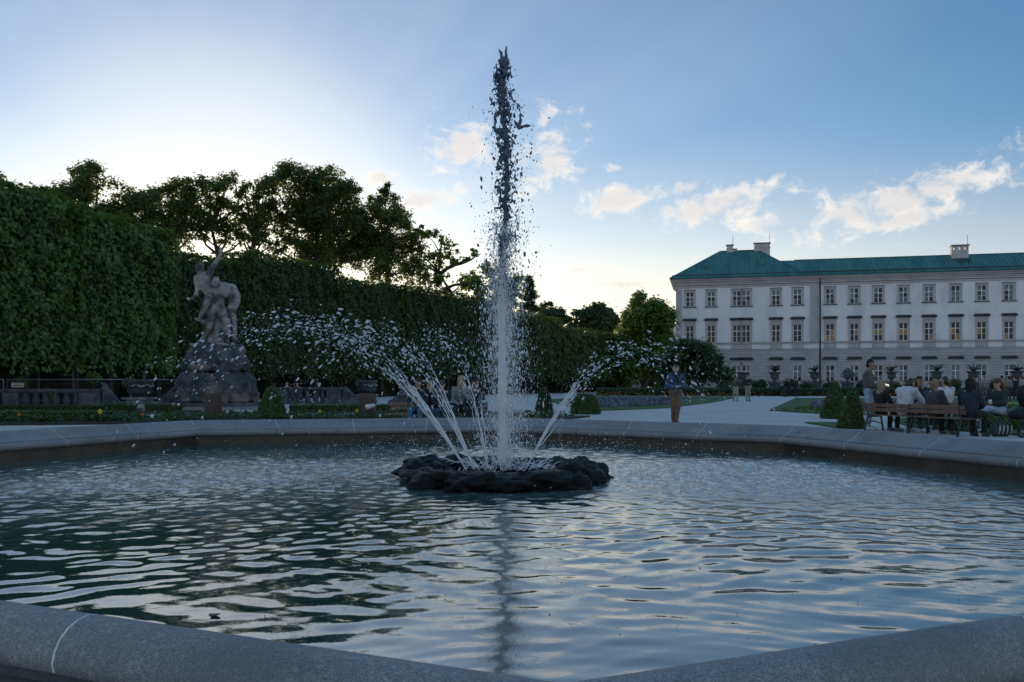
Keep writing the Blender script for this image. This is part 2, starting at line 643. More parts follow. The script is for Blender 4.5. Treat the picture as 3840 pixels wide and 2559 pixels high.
# ---------------------------------------------------------------- water in the pool
WATER_Z = 0.06
FC = Vector((-0.12, 10.0))                    # centre of the fountain


def water_material():
    m = bpy.data.materials.new('pool_water')
    m.use_nodes = True
    N = Nodes(m.node_tree)
    pos = N.new('ShaderNodeNewGeometry').outputs['Position']
    chop = N.new('ShaderNodeAttribute', attribute_name='chop').outputs['Fac']
    n_f = N.noise(pos, 17, 3, 0.65, 0.5)
    n_m = N.noise(pos, 48, 2, 0.6)
    n_s = N.noise(pos, 5.5, 2, 0.5)
    foam = N.math('MULTIPLY', N.ramp(N.math('ADD', n_f, N.math('MULTIPLY', N.math('SUBTRACT', n_s, 0.5), 0.8)), 0.35, 0.72, 0.3, 1.0), N.math('MULTIPLY', chop, 0.6))
    col = N.mix(foam, (0.016, 0.055, 0.046), (0.46, 0.50, 0.49))
    b = N.new('ShaderNodeBsdfPrincipled')
    N.put(b.inputs['Base Color'], col)
    N.put(b.inputs['Roughness'], N.math('MULTIPLY_ADD', chop, 0.05, 0.012))
    b.inputs['IOR'].default_value = 3.8
    h = N.math('ADD', N.math('MULTIPLY', n_f, N.math('MULTIPLY_ADD', chop, 0.009, 0.0005)), N.math('MULTIPLY', n_m, N.math('MULTIPLY', chop, 0.003)))
    bn = N.new('ShaderNodeBump')
    bn.inputs['Strength'].default_value = 1.0
    bn.inputs['Distance'].default_value = 1.0
    N.put(bn.inputs['Height'], h)
    N.t.links.new(bn.outputs[0], b.inputs['Normal'])
    o = N.new('ShaderNodeOutputMaterial')
    N.t.links.new(b.outputs[0], o.inputs[0])
    return m


def build_water():
    gen = np.random.default_rng(5)
    inner = offset_poly(CREST, -0.34)
    nx, ny = 540, 660
    xs = np.linspace(-8.3, 6.7, nx)
    ys = np.geomspace(2.05, 17.2, ny)
    X, Y = np.meshgrid(xs, ys)
    P = np.stack([X.ravel(), Y.ravel()], 1)
    inside = np.ones(len(P), bool)
    for i in range(8):
        a, b = inner[i], inner[(i + 1) % 8]
        inside &= ((b.x - a.x) * (P[:, 1] - a.y) - (b.y - a.y) * (P[:, 0] - a.x)) > -0.02
    def zone(cx, cy, rx, ry):
        return np.exp(-(((P[:, 0] - cx) / rx) ** 2 + ((P[:, 1] - cy) / ry) ** 2) ** 1.6)
    wob = wave_noise(np.c_[P, np.zeros(len(P))], 1.4, 3)
    chop = np.maximum(zone(-3.6, 10.2, 2.9, 2.7), zone(3.0, 10.3, 2.5, 2.6))
    chop = np.maximum(chop, 0.8 * zone(FC.x, FC.y + 0.5, 2.0, 2.0))
    chop = np.maximum(chop, 0.35 * zone(0, 13.5, 5.0, 1.8))
    chop = np.clip(chop * (1.0 + 0.28 * wob), 0, 1)
    z = np.zeros(len(P))
    Q0 = np.c_[P, P[:, :1] * 0]
    # rings spreading from where the water falls
    src = [(-3.6 + gen.normal(0, 1.5), 10.0 + gen.normal(0, 1.4)) for _ in range(26)] + [(3.0 + gen.normal(0, 1.3), 10.2 + gen.normal(0, 1.4)) for _ in range(22)] + [(FC.x + gen.normal(0, .9), FC.y + gen.normal(0, .9)) for _ in range(12)]
    # warp bends the crests so they break up
    wx = 0.16 * wave_noise(np.c_[P, P[:, :1] * 0], 1.7, 21) + 0.05 * wave_noise(np.c_[P, P[:, :1] * 0], 5.0, 22)
    wy = 0.16 * wave_noise(np.c_[P, P[:, :1] * 0], 1.9, 23) + 0.05 * wave_noise(np.c_[P, P[:, :1] * 0], 5.5, 24)
    for sx, sy in src:
        r = np.hypot(P[:, 0] - sx + wx, P[:, 1] - sy + wy)
        lam = gen.uniform(0.15, 0.38)
        # wave trains come in packets
        env = 0.55 + 0.45 * np.sin(r * gen.uniform(1.2, 2.6) + gen.uniform(0, 6.28))
        z += env * np.sin(2 * math.pi * r / lam + gen.uniform(0, 6.28)) / np.sqrt(r + 0.6) * lam
    z *= 0.0056 * np.clip((P[:, 1] - 0.4) / 5.5, 0.30, 1.0)
    # slow swell reflected from the rim
    z += 0.0030 * wave_noise(np.c_[P, P[:, :1] * 0], 5.2, 31, 10) * np.clip(1.4 - P[:, 1] * 0.1, .3, 1)
    A2 = np.c_[P[:, :1] * 0.55, P[:, 1:], P[:, :1] * 0]
    fine = np.clip((P[:, 1] - 2.6) / 3.0, 0.0, 1.0)
    z += fine * (0.0016 * wave_noise(A2, 34, 51, 16) + 0.0009 * wave_noise(A2, 56, 52, 16)) * (0.6 + 0.4 * wave_noise(Q0, 1.6, 53))
    # broken lumpy water under the falling drops
    Q = np.c_[P, P[:, :1] * 0]
    z += chop * (0.0035 * wave_noise(Q, 18, 41, 12) + 0.0050 * wave_noise(Q, 38, 42, 14) + 0.0030 * wave_noise(Q, 62, 43, 16))
    idx = np.arange(nx * ny).reshape(ny, nx)
    q = np.stack([idx[:-1, :-1], idx[:-1, 1:], idx[1:, 1:], idx[1:, :-1]], -1).reshape(-1, 4)
    q = q[inside[q].any(1)]
    used = np.unique(q)
    re = np.full(nx * ny, -1)
    re[used] = np.arange(len(used))
    me = np_mesh('water', np.c_[P[used], WATER_Z + z[used]], re[q], water_material(), True)
    at = me.attributes.new('chop', 'FLOAT', 'POINT')
    at.data.foreach_set('value', chop[used].astype(np.float32))
    o = link_mesh('water', me)
    tag(o, 'rippled dark green pool water inside the basin', None, None, 'structure')


build_water()


# ---------------------------------------------------------------- ring of rocks
def boulder(name, c, r, seed, mat, parent, squash=(1, 1, 1), sub=3, rough=0.35, turn=0.0):
    import bmesh
    bm = bmesh.new()
    bmesh.ops.create_icosphere(bm, subdivisions=sub, radius=1.0)
    off = Vector((seed * 3.1, seed * 1.7, seed * 0.9))
    ca, sa = math.cos(turn), math.sin(turn)
    for v in bm.verts:
        p = v.co.copy()
        f = 1 + rough * (mnoise.fractal(p * 1.3 + off, 1.0, 2.0, 4) + 0.35 * (mnoise.voronoi(p * 2.0 + off)[0][0] - 0.35)) + 0.10 * mnoise.turbulence(p * 4.5 + off, 3, False) * rough / .5
        p = Vector((p.x * squash[0], p.y * squash[1], p.z * squash[2])) * f * r
        v.co = Vector((p.x * ca - p.y * sa, p.x * sa + p.y * ca, p.z))
    me = bpy.data.meshes.new(name)
    bm.to_mesh(me)
    bm.free()
    me.materials.append(mat)
    me.polygons.foreach_set('use_smooth', np.ones(len(me.polygons), bool))
    return link_mesh(name, me, parent, c)


ring = empty('rock_ring', (FC.x, FC.y, WATER_Z), 0, 'ring of wet black rocks around the fountain nozzles in the pool', 'rock ring')
gen = random.Random(3)
NR = 17
for i in range(NR):
    a = 2 * math.pi * i / NR + gen.uniform(-.08, .08)
    rr = 0.98 + gen.uniform(-.06, .06)
    size = gen.uniform(0.24, 0.32)
    h = gen.uniform(0.36, 0.56)
    if math.cos(a) > 0.86:
        h += 0.16
    if math.sin(a) < -0.5:
        h *= 0.92
    boulder('rock', (rr * math.cos(a), rr * math.sin(a), 0.045), size, i + 2, M_ROCK, ring, (1.25, 0.92, h), 4, 0.5, a + math.pi / 2)
for i in range(12):
    a = 2 * math.pi * (i + .4) / 12 + gen.uniform(-.2, .2)
    rr = gen.choice((1.18, 0.8, 1.12)) + gen.uniform(-.05, .05)
    boulder('rock', (rr * math.cos(a), rr * math.sin(a), 0.015), gen.uniform(0.12, 0.19), i + 40, M_ROCK, ring, (1.3, 1, .7), 3, 0.5, gen.uniform(0, 3))
boulder('rock_bed', (0, 0, -0.08), 0.9, 77, M_ROCK, ring, (1, 1, .14), 4, 0.2)
noz = MB().lathe([(0.055, -0.05), (0.055, 0.13), (0.062, 0.13), (0.062, 0.165), (0.04, 0.165), (0.035, 0.10)], seg=16)
noz.build('nozzle', material('brass_pipe', (0.12, 0.085, 0.06), (0.05, 0.04, 0.035), 12, 0.4, metal=0.7), ring, True)


# ---------------------------------------------------------------- moving water
def foam_material(name, col, rough, trans, spec=0.5):
    m = bpy.data.materials.new(name)
    m.use_nodes = True
    N = Nodes(m.node_tree)
    b = N.new('ShaderNodeBsdfPrincipled')
    b.inputs['Base Color'].default_value = col + (1,)
    b.inputs['Roughness'].default_value = rough
    b.inputs['IOR'].default_value = 1.33
    b.inputs['Specular IOR Level'].default_value = spec
    t = N.new('ShaderNodeBsdfTranslucent')
    t.inputs[0].default_value = col + (1,)
    mx = N.new('ShaderNodeMixShader')
    mx.inputs[0].default_value = trans
    N.t.links.new(b.outputs[0], mx.inputs[1])
    N.t.links.new(t.outputs[0], mx.inputs[2])
    o = N.new('ShaderNodeOutputMaterial')
    N.t.links.new(mx.outputs[0], o.inputs[0])
    return m


M_FOAM = foam_material('aerated_water', (0.95, 0.96, 0.98), 0.30, 0.55)
M_BACKLIT = foam_material('backlit_clear_water', (0.13, 0.18, 0.26), 0.10, 0.35, 0.8)  # slate tint puts the backlit darkness against the sky into the colour



def drop_material():
    m = bpy.data.materials.new('water_drop')
    m.use_nodes = True
    N = Nodes(m.node_tree)
    g = N.new('ShaderNodeBsdfGlass')
    g.inputs['Color'].default_value = (1, 1, 1, 1)
    g.inputs['Roughness'].default_value = 0.12
    g.inputs['IOR'].default_value = 1.33
    d = N.new('ShaderNodeBsdfDiffuse')
    d.inputs[0].default_value = (.96, .97, 1, 1)
    t = N.new('ShaderNodeBsdfTranslucent')
    t.inputs[0].default_value = (.96, .97, 1, 1)
    a = N.new('ShaderNodeMixShader')
    a.inputs[0].default_value = .55
    N.t.links.new(d.outputs[0], a.inputs[1])
    N.t.links.new(t.outputs[0], a.inputs[2])
    b = N.new('ShaderNodeMixShader')
    b.inputs[0].default_value = .22
    N.t.links.new(a.outputs[0], b.inputs[1])
    N.t.links.new(g.outputs[0], b.inputs[2])
    o = N.new('ShaderNodeOutputMaterial')
    N.t.links.new(b.outputs[0], o.inputs[0])
    return m


M_DROP = drop_material()
ICO = None


def drops(pos, rad, stretch=None, sdir=None, sub=1):
    """many small drops: positions, radii, stretch factor along a direction"""
    global ICO
    if ICO is None:
        import bmesh
        ICO = {}
        for s in (1, 2):
            bm = bmesh.new()
            bmesh.ops.create_icosphere(bm, subdivisions=s, radius=1.0)
            ICO[s] = (np.array([v.co[:] for v in bm.verts]), np.array([[v.index for v in f.verts] for f in bm.faces]))
            bm.free()
    V, F = ICO[sub]
    n = len(pos)
    jit = 1 + RNG.normal(0, 0.10, (n, len(V), 1))
    v = V[None] * rad[:, None, None] * jit
    if stretch is not None:
        d = sdir / (np.linalg.norm(sdir, axis=1)[:, None] + 1e-9)
        along = (v * d[:, None, :]).sum(2, keepdims=True)
        v = v + d[:, None, :] * along * (stretch[:, None, None] - 1)
    v = v + pos[:, None, :]
    f = F[None] + (np.arange(n) * len(V))[:, None, None]
    return v.reshape(-1, 3), f.reshape(-1, 3)


def spray(name, pos, rad, parent, mat, stretch=None, sdir=None, sub=1):
    v, f = drops(pos, rad, stretch, sdir, sub)
    o = link_mesh(name, np_mesh(name, v, f, mat, True), parent)
    o['kind'] = 'stuff'
    return o


JET_TOP = 5.12
jet = empty('fountain_jet', (FC.x, FC.y, 0.1), 0, 'tall central water jet rising from the rock ring and breaking up against the sky', 'water jet')


def jet_axis(z):
    """sideways wander of the column with height (local)"""
    s = z / JET_TOP
    return np.array([0.030 * math.sin(2.2 * z + .5) * s + 0.055 * s * s, 0.03 * math.sin(1.9 * z) * s])


# the unbroken lower column
pts, rad = [], []
zz = 0.06
while zz < 2.75:
    c = jet_axis(zz)
    pts.append((c[0], c[1], zz))
    w = 0.046 + 0.010 * math.sin(zz * 7.0) * 0.4 + 0.006 * mnoise.noise(Vector((0, 0, zz * 9)))
    if zz < 0.5:
        w *= 0.92
    if zz > 2.0:
        w *= 1 - 0.35 * (zz - 2.0) / 0.75
    rad.append(w)
    zz += 0.035
col = MB().tube(pts, rad, 14)
col.v = [tuple(Vector(v) * 1.0 + Vector((mnoise.noise(Vector(v) * 22), mnoise.noise(Vector(v) * 22 + Vector((9, 0, 0))), 0)) * 0.010) for v in col.v]
col.build('column', M_FOAM, jet, True)

# the broken upper column: clear lumps and threads, backlit dark put into their colour
up = MB()
grand = random.Random(12)
for s in range(6):
    z0, z1 = 2.55, JET_TOP - grand.uniform(0.02, 0.5)
    ph = grand.uniform(0, 6.28)
    spread = grand.uniform(0.01, 0.055) if s else 0.004
    pts, rad = [], []
    zz = z0 + (grand.uniform(0, .9) if s else 0)
    run = 0
    while zz < z1 - .2:
        c = jet_axis(zz)
        k = (zz - 2.5) / (JET_TOP - 2.5)
        x = c[0] + spread * (0.5 + 1.5 * k) * math.sin(ph + zz * 3.1) + 0.018 * mnoise.noise(Vector((s, 1, zz * 6)))
        y = c[1] + spread * (0.5 + 1.5 * k) * math.cos(ph + zz * 2.3)
        pts.append((x, y, zz))
        r = (0.026 + 0.004 * k if s == 0 else 0.007 + 0.006 * k)
        r *= 0.55 + 1.1 * abs(mnoise.noise(Vector((s * 7, 3, zz * 5.5)))) + 0.35 * abs(mnoise.noise(Vector((s * 3, 8, zz * 17))))
        rad.append(r)
        run += 1
        zz += 0.02
        if s and run > 12 and grand.random() < 0.06:
            if len(pts) > 3:
                rad[0] = rad[-1] = 0.002
                up.tube(pts, rad, 8)
            pts, rad, run = [], [], 0
            zz += grand.uniform(.05, .25)
    if len(pts) > 3:
        rad[0] = rad[-1] = 0.003
        up.tube(pts, rad, 8)
up.v = [tuple(Vector(v) + Vector((mnoise.noise(Vector(v) * 16), mnoise.noise(Vector(v) * 16 + Vector((5, 0, 0))), 0.6 * mnoise.noise(Vector(v) * 16 + Vector((0, 7, 0))))) * 0.022) for v in up.v]


def lump(c, size, seed, up_bias=False):
    """ragged tongue of water: short bent threads meeting"""
    m = MB()
    g2 = random.Random(seed)
    for _ in range(g2.randint(2, 4)):
        p = Vector(c)
        d = Vector((g2.gauss(0, .18), g2.gauss(0, .18), -1 if up_bias else g2.choice((-1, 1, 1.4)))).normalized() if (up_bias or g2.random() < .6) else Vector((g2.gauss(0, .6), g2.gauss(0, .6), g2.gauss(-.1, 1))).normalized()
        pts, rad = [], []
        n = g2.randint(5, 8)
        for i in range(n):
            pts.append(p.copy())
            rad.append(max(.0065, size * (0.08 + 0.34 * math.sin(math.pi * (i + .4) / n) * g2.uniform(.5, 1.2))))
            p = p + d * size * 0.48
            d = (d + Vector((g2.gauss(0, .3), g2.gauss(0, .3), g2.gauss(0, .3)))).normalized()
        m.tube(pts, rad, 6)
    return m


def jet_width(z):
    """half width of the cloud of lumps at a height (local z)"""
    k = (JET_TOP - z)
    return 0.034 + 0.105 * min(1.0, k / 0.7) + 0.03 * math.exp(-((z - 4.35) / .18) ** 2) - 0.02 * math.exp(-((z - 4.62) / .12) ** 2)


big = MB()
for i in range(290):
    z = JET_TOP - 0.12 - 2.35 * grand.random() ** 1.1
    c = jet_axis(z)
    w = jet_width(z)
    x = c[0] + grand.gauss(0, .55) * w
    y = c[1] + grand.gauss(0, .55) * w
    sz = grand.uniform(0.012, 0.038) * (0.7 + 0.4 * (z - 2.5) / 2.5)
    if grand.random() < .16:
        sz *= 1.6
    L = lump((x, y, z), sz, i)
    big.add(L.v, L.f)
# the pointed head of the jet
for i in range(16):
    z = JET_TOP - 0.34 * grand.random()
    c = jet_axis(z)
    k = (JET_TOP - z) / .34
    L = lump((c[0] - 0.03 + grand.gauss(0, .45) * .07 * k, c[1] + grand.gauss(0, .3) * .08 * k, z), 0.034, 500 + i, True)
    big.add(L.v, L.f)
up.add(big.v, big.f)
remesh('broken_column', up, M_BACKLIT, jet, .0095, 1)

# drops flying about the upper jet
n = 3600
z = JET_TOP - 0.15 - 2.9 * RNG.random(n) ** 0.8
ax = np.array([jet_axis(t) for t in z])
w = np.array([jet_width(t) for t in z]) * (0.8 + 0.45 * (JET_TOP - z) / 2.5)
ang = RNG.uniform(0, 6.28, n)
rr = np.abs(RNG.normal(0, 1.0, n)) * w * 1.15
pos = np.c_[ax[:, 0] + rr * np.cos(ang) + 0.012 * (JET_TOP - z), ax[:, 1] + rr * np.sin(ang), z]
rad = RNG.lognormal(math.log(0.0036), 0.6, n).clip(0.0014, 0.016)
spray('upper_drops', pos, rad, jet, M_BACKLIT, RNG.uniform(1, 2.6, n), np.c_[RNG.normal(0, .3, n), RNG.normal(0, .3, n), np.ones(n)])

# curtain of falling drops round the lower column
n = 20000
z = 0.08 + 2.95 * RNG.random(n) ** 0.95
ax = np.array([jet_axis(t) for t in z])
sig = 0.10 + 0.115 * (3.0 - z) / 2.9
ang = RNG.uniform(0, 6.28, n)
rr = np.abs(RNG.normal(0, 1, n)) * sig * 1.12
pos = np.c_[ax[:, 0] + rr * np.cos(ang) + 0.05 * (3 - z) / 3, ax[:, 1] + rr * np.sin(ang), z]
rad = RNG.lognormal(math.log(0.0022), 0.5, n).clip(0.0010, 0.010)
spray('falling_curtain', pos, rad, jet, M_FOAM, RNG.uniform(1.6, 5.0, n), np.c_[RNG.normal(0, .08, n), RNG.normal(0, .08, n), np.ones(n)])
n = 420
z = 0.3 + 2.4 * RNG.random(n)
ax = np.array([jet_axis(t) for t in z])
ang = RNG.uniform(0, 6.28, n)
rr = np.abs(RNG.normal(0, 1, n)) * 0.17
pos = np.c_[ax[:, 0] + rr * np.cos(ang), ax[:, 1] + rr * np.sin(ang), z]
spray('falling_lumps', pos, RNG.lognormal(math.log(0.0062), 0.45, n).clip(0.003, 0.016), jet, M_FOAM, RNG.uniform(1.2, 3.2, n), np.c_[RNG.normal(0, .2, n), RNG.normal(0, .2, n), np.ones(n)])

# low splash fans inside the ring
fan = MB()
for i in range(95):
    a = grand.uniform(0, 6.28)
    r0 = grand.uniform(.15, .55)
    p0 = Vector((r0 * math.cos(a), r0 * math.sin(a), 0.0))
    sp = grand.uniform(.7, 1.5)
    vz = grand.uniform(1.3, 2.1)
    b = a + grand.gauss(0, .5)
    pts = []
    t0 = grand.uniform(0, .1)
    for j in range(8):
        t = t0 + j * grand.uniform(.016, .026)
        pts.append((p0.x + math.cos(b) * sp * t, p0.y + math.sin(b) * sp * t, 0.02 + vz * t - 4.9 * t * t))
    fan.tube(pts, [0.001, .003, .0045, .005, .005, .0045, .003, .001], 5)
fan.build('splash_fan', M_FOAM, jet, True)['kind'] = 'stuff'

SIDE = [  # start radius, azimuth of travel, horizontal speed, vertical speed, strands, drops, wording
    (0.42, 181, 3.45, 5.85, 15, 1250, 'broad water jet arching furthest left from the rock ring', 1.0),
    (0.36, 160, 2.5, 5.75, 11, 800, 'middle one of the three left water jets from the rock ring', 0.9),
    (0.28, 128, 1.9, 5.7, 7, 560, 'slender steep water jet just left of the central column', 0.75),
    (0.30, 18, 2.7, 5.35, 15, 760, 'water jet arching right from the rock ring', 0.95),
]
for k, (r0, az, vh, vz, ns, nd, lab, wd) in enumerate(SIDE):
    a = R(az)
    sj = empty('side_jet', (FC.x, FC.y, 0.1), 0, lab, 'water jet', 'side jets of the fountain')
    p0 = Vector((r0 * math.cos(a), r0 * math.sin(a), 0.06))
    perp = Vector((-math.sin(a), math.cos(a), 0))
    tt = 2 * vz / 9.81
    st = MB()
    for s in range(ns):
        u = grand.gauss(0, .5)
        w_ = grand.gauss(0, .5)
        t_end = tt * grand.uniform(.14, .27)
        t_beg = 0 if s < ns * .6 else tt * grand.uniform(.06, .16)
        pts, rad = [], []
        nn = 26
        for j in range(nn):
            t = t_beg + (t_end - t_beg) * j / (nn - 1)
            q = t / tt
            vh_ = vh * (1 + .05 * u)
            p = p0 + Vector((math.cos(a), math.sin(a), 0)) * vh_ * t + Vector((0, 0, vz * (1 + .03 * w_) * t - 4.905 * t * t))
            wob = 0.008 + .16 * q
            p += perp * (u * .70 * q + wob * mnoise.noise(Vector((s * 5 + k * 31, 0, t * 38)))) + Vector((0, 0, w_ * .50 * q + wob * mnoise.noise(Vector((s * 5 + k * 31, 9, t * 38)))))
            pts.append(p)
            e = j / (nn - 1)
            base = (0.0155 * wd if s == 0 else 0.0085 * wd)
            rad.append(max(.0012, base * (1 - .72 * e) * (0.75 + .5 * abs(mnoise.noise(Vector((s, k * 3, t * 60)))))) if e < .97 else .001)
        st.tube(pts, rad, 7)
    st.build('strands', M_FOAM, sj, True)['kind'] = 'stuff'
    n = nd
    q = 0.12 + 0.86 * RNG.beta(1.25, 1.75, n)
    t = q * tt
    sp = 0.03 + 0.24 * q
    u = RNG.normal(0, 1, n)
    w_ = RNG.normal(0, 1, n)
    e = RNG.normal(0, 1, n)
    vhn = vh * (1 + 0.10 * e)
    x = p0.x + math.cos(a) * vhn * t - math.sin(a) * u * sp
    y = p0.y + math.sin(a) * vhn * t + math.cos(a) * u * sp
    zc = p0.z + vz * t - 4.905 * t * t + w_ * sp * 0.72
    vel = np.c_[math.cos(a) * vhn, math.sin(a) * vhn, vz - 9.81 * t]
    keep = zc > -0.02
    rad = RNG.lognormal(math.log(0.0040), 0.66, n).clip(0.0016, 0.015)
    spray('drops', np.c_[x, y, zc][keep], rad[keep], sj, M_DROP, RNG.uniform(1.1, 3.0, n)[keep], vel[keep], 1)

# fine splashes where the drops hit the pool
n = 4200
zx = np.where(RNG.random(n) < .55, -3.3, 2.7) + RNG.normal(0, 1.0, n)
zy = 10.4 + RNG.normal(0, 1.0, n)
zz = WATER_Z + np.abs(RNG.normal(0, .05, n))
m2 = RNG.random(n) < .45
zx[m2] = FC.x + RNG.normal(0, 1.6, m2.sum())
zy[m2] = 13.2 + RNG.normal(0, 1.0, m2.sum())
zz[m2] = WATER_Z + np.abs(RNG.normal(0, .16, m2.sum()))
v, f = drops(np.c_[zx, zy, zz], RNG.lognormal(math.log(0.0042), 0.45, n).clip(.0016, .012))
o = link_mesh('splashing_drops', np_mesh('splashing_drops', v, f, M_FOAM, True))
tag(o, 'small drops splashing up from the pool surface', 'water drops', None, 'stuff')

# ---------------------------------------------------------------- clipped lime hedges
def hedge_leaves(A, B, thick, z0, z1, dens, size, seed, lump=0.38):
    """leaf cloud over the faces of a clipped block; A, B front bottom line, block lies to the left of A->B"""
    A, B = np.array(A), np.array(B)
    t = (B - A)
    L = np.linalg.norm(t)
    t = t / L
    out = np.array([t[1], -t[0]])              # towards the garden
    H = z1 - z0
    P, Nn = [], []

    def face(n, fu, origin, nrm):
        uv = RNG.random((n, 2))
        P.append(fu(uv))
        Nn.append(np.tile(np.array(nrm), (n, 1)))
    nf = int(dens * L * H)
    face(nf, lambda u: np.c_[A[0] + t[0] * L * u[:, 0], A[1] + t[1] * L * u[:, 0], z0 + H * u[:, 1]], A, (out[0], out[1], 0))
    nt = int(dens * 0.8 * L * thick)
    face(nt, lambda u: np.c_[A[0] + t[0] * L * u[:, 0] - out[0] * thick * u[:, 1], A[1] + t[1] * L * u[:, 0] - out[1] * thick * u[:, 1], np.full(len(u), z1)], A, (0, 0, 1))
    ne = int(dens * 0.8 * thick * H)
    for E, s in ((A, -1), (B, 1)):
        face(ne, lambda u, E=E: np.c_[E[0] - out[0] * thick * u[:, 0], E[1] - out[1] * thick * u[:, 0], z0 + H * u[:, 1]], E, (t[0] * s, t[1] * s, 0))
    P = np.concatenate(P)
    Nn = np.concatenate(Nn)
    # soft corners, lumps and a ragged lower edge
    lumps = wave_noise(P, 2.2, seed, 8) * 0.5 + wave_noise(P, 5.5, seed + 1, 8) * 0.35
    depth = RNG.random(len(P)) ** 1.6 * 0.45
    top_round = np.clip((P[:, 2] - (z1 - 0.8)) / 0.8, 0, 1) ** 2 * 0.35
    P = P + Nn * (lumps * lump - depth)[:, None]
    front = (Nn[:, 2] == 0)
    P[front, :2] -= Nn[front, :2] * top_round[front][:, None]
    lowf = np.clip((z0 + 1.1 - P[:, 2]) / 1.1, 0, 1)
    keep = RNG.random(len(P)) > lowf ** 1.2 * 0.8
    P[:, 2] -= lowf * RNG.random(len(P)) * 0.5
    # stray shoots above the cut
    sh = (Nn[:, 2] > .5) & (RNG.random(len(P)) < 0.10)
    P[sh, 2] += np.abs(RNG.normal(0, .16, sh.sum()))
    return leaves(P[keep], Nn[keep], size, 0.7, 0.5)


def hedge(A, B, thick, z0, z1, dens, size, seed, label, trunks=3, mat=None):
    h = empty('clipped_tree_hedge', (A[0], A[1], 0), 0, label, 'hedge', 'clipped hedge blocks along the garden')
    A0, B0 = np.array([0., 0.]), np.array([B[0] - A[0], B[1] - A[1]])
    v, f = hedge_leaves(A0, B0, thick, z0, z1, dens, size, seed)
    link_mesh('crown', np_mesh('crown', v, f, mat or M_LEAF_HEDGE), h)
    t = B0 / np.linalg.norm(B0)
    o = np.array([t[1], -t[0]])
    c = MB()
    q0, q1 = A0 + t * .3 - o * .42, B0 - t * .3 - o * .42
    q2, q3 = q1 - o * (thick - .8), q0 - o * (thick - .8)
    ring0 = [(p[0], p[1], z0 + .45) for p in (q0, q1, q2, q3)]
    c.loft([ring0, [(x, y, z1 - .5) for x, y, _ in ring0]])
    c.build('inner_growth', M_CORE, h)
    for i in range(trunks):
        p = A0.copy() + (B0 - A0) * (i + .5) / trunks - o * thick * .4
        pts = [(p[0] + random.gauss(0, .06), p[1], z) for z in np.linspace(0, z0 + 1.5, 6)]
        MB().tube(pts, [.24, .19, .17, .16, .15, .13], 8).build('trunk', M_BARK, h, True)
    return h


def on_line1(y):
    return (-24.9 + 0.29 * (y - 40.6), y)


def on_line2(y):
    return (-23.0 + 0.595 * (y - 54.3), y)


hedge(on_line1(30), on_line1(45.2), 4.5, 2.0, 11.15, 92, 0.25, 1, 'tallest dark green clipped hedge block at the left edge', 5)
hedge(on_line1(45.5), on_line1(53.2), 4.0, 2.0, 10.95, 88, 0.25, 2, 'clipped hedge block between the left edge block and the statue', 3)
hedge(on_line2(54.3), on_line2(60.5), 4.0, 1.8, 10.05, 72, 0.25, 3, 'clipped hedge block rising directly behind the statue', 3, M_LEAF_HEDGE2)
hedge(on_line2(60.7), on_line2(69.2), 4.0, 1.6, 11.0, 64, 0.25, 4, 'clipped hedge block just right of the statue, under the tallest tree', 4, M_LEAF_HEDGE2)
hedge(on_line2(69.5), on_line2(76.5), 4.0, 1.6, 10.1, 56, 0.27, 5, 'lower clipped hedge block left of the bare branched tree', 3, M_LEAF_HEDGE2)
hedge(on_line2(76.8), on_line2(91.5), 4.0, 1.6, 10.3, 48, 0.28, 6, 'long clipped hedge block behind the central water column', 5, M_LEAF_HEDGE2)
hedge(on_line2(92), on_line2(103.5), 4.0, 1.6, 9.3, 34, 0.33, 7, 'clipped hedge block just right of the central water column', 4, M_LEAF_BOX)
hedge(on_line2(104), on_line2(121.5), 4.0, 1.2, 8.25, 30, 0.35, 8, 'far end clipped hedge block nearest the palace', 5, M_LEAF_BOX)

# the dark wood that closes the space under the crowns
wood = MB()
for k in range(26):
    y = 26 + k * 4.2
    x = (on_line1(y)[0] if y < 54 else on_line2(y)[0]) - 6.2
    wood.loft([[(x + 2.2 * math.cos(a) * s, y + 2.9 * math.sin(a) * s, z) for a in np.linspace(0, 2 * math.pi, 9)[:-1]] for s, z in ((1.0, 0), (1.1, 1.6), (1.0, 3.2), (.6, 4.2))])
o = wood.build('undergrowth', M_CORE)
tag(o, 'dark undergrowth closing the space behind the hedge trunks', None, None, 'stuff')


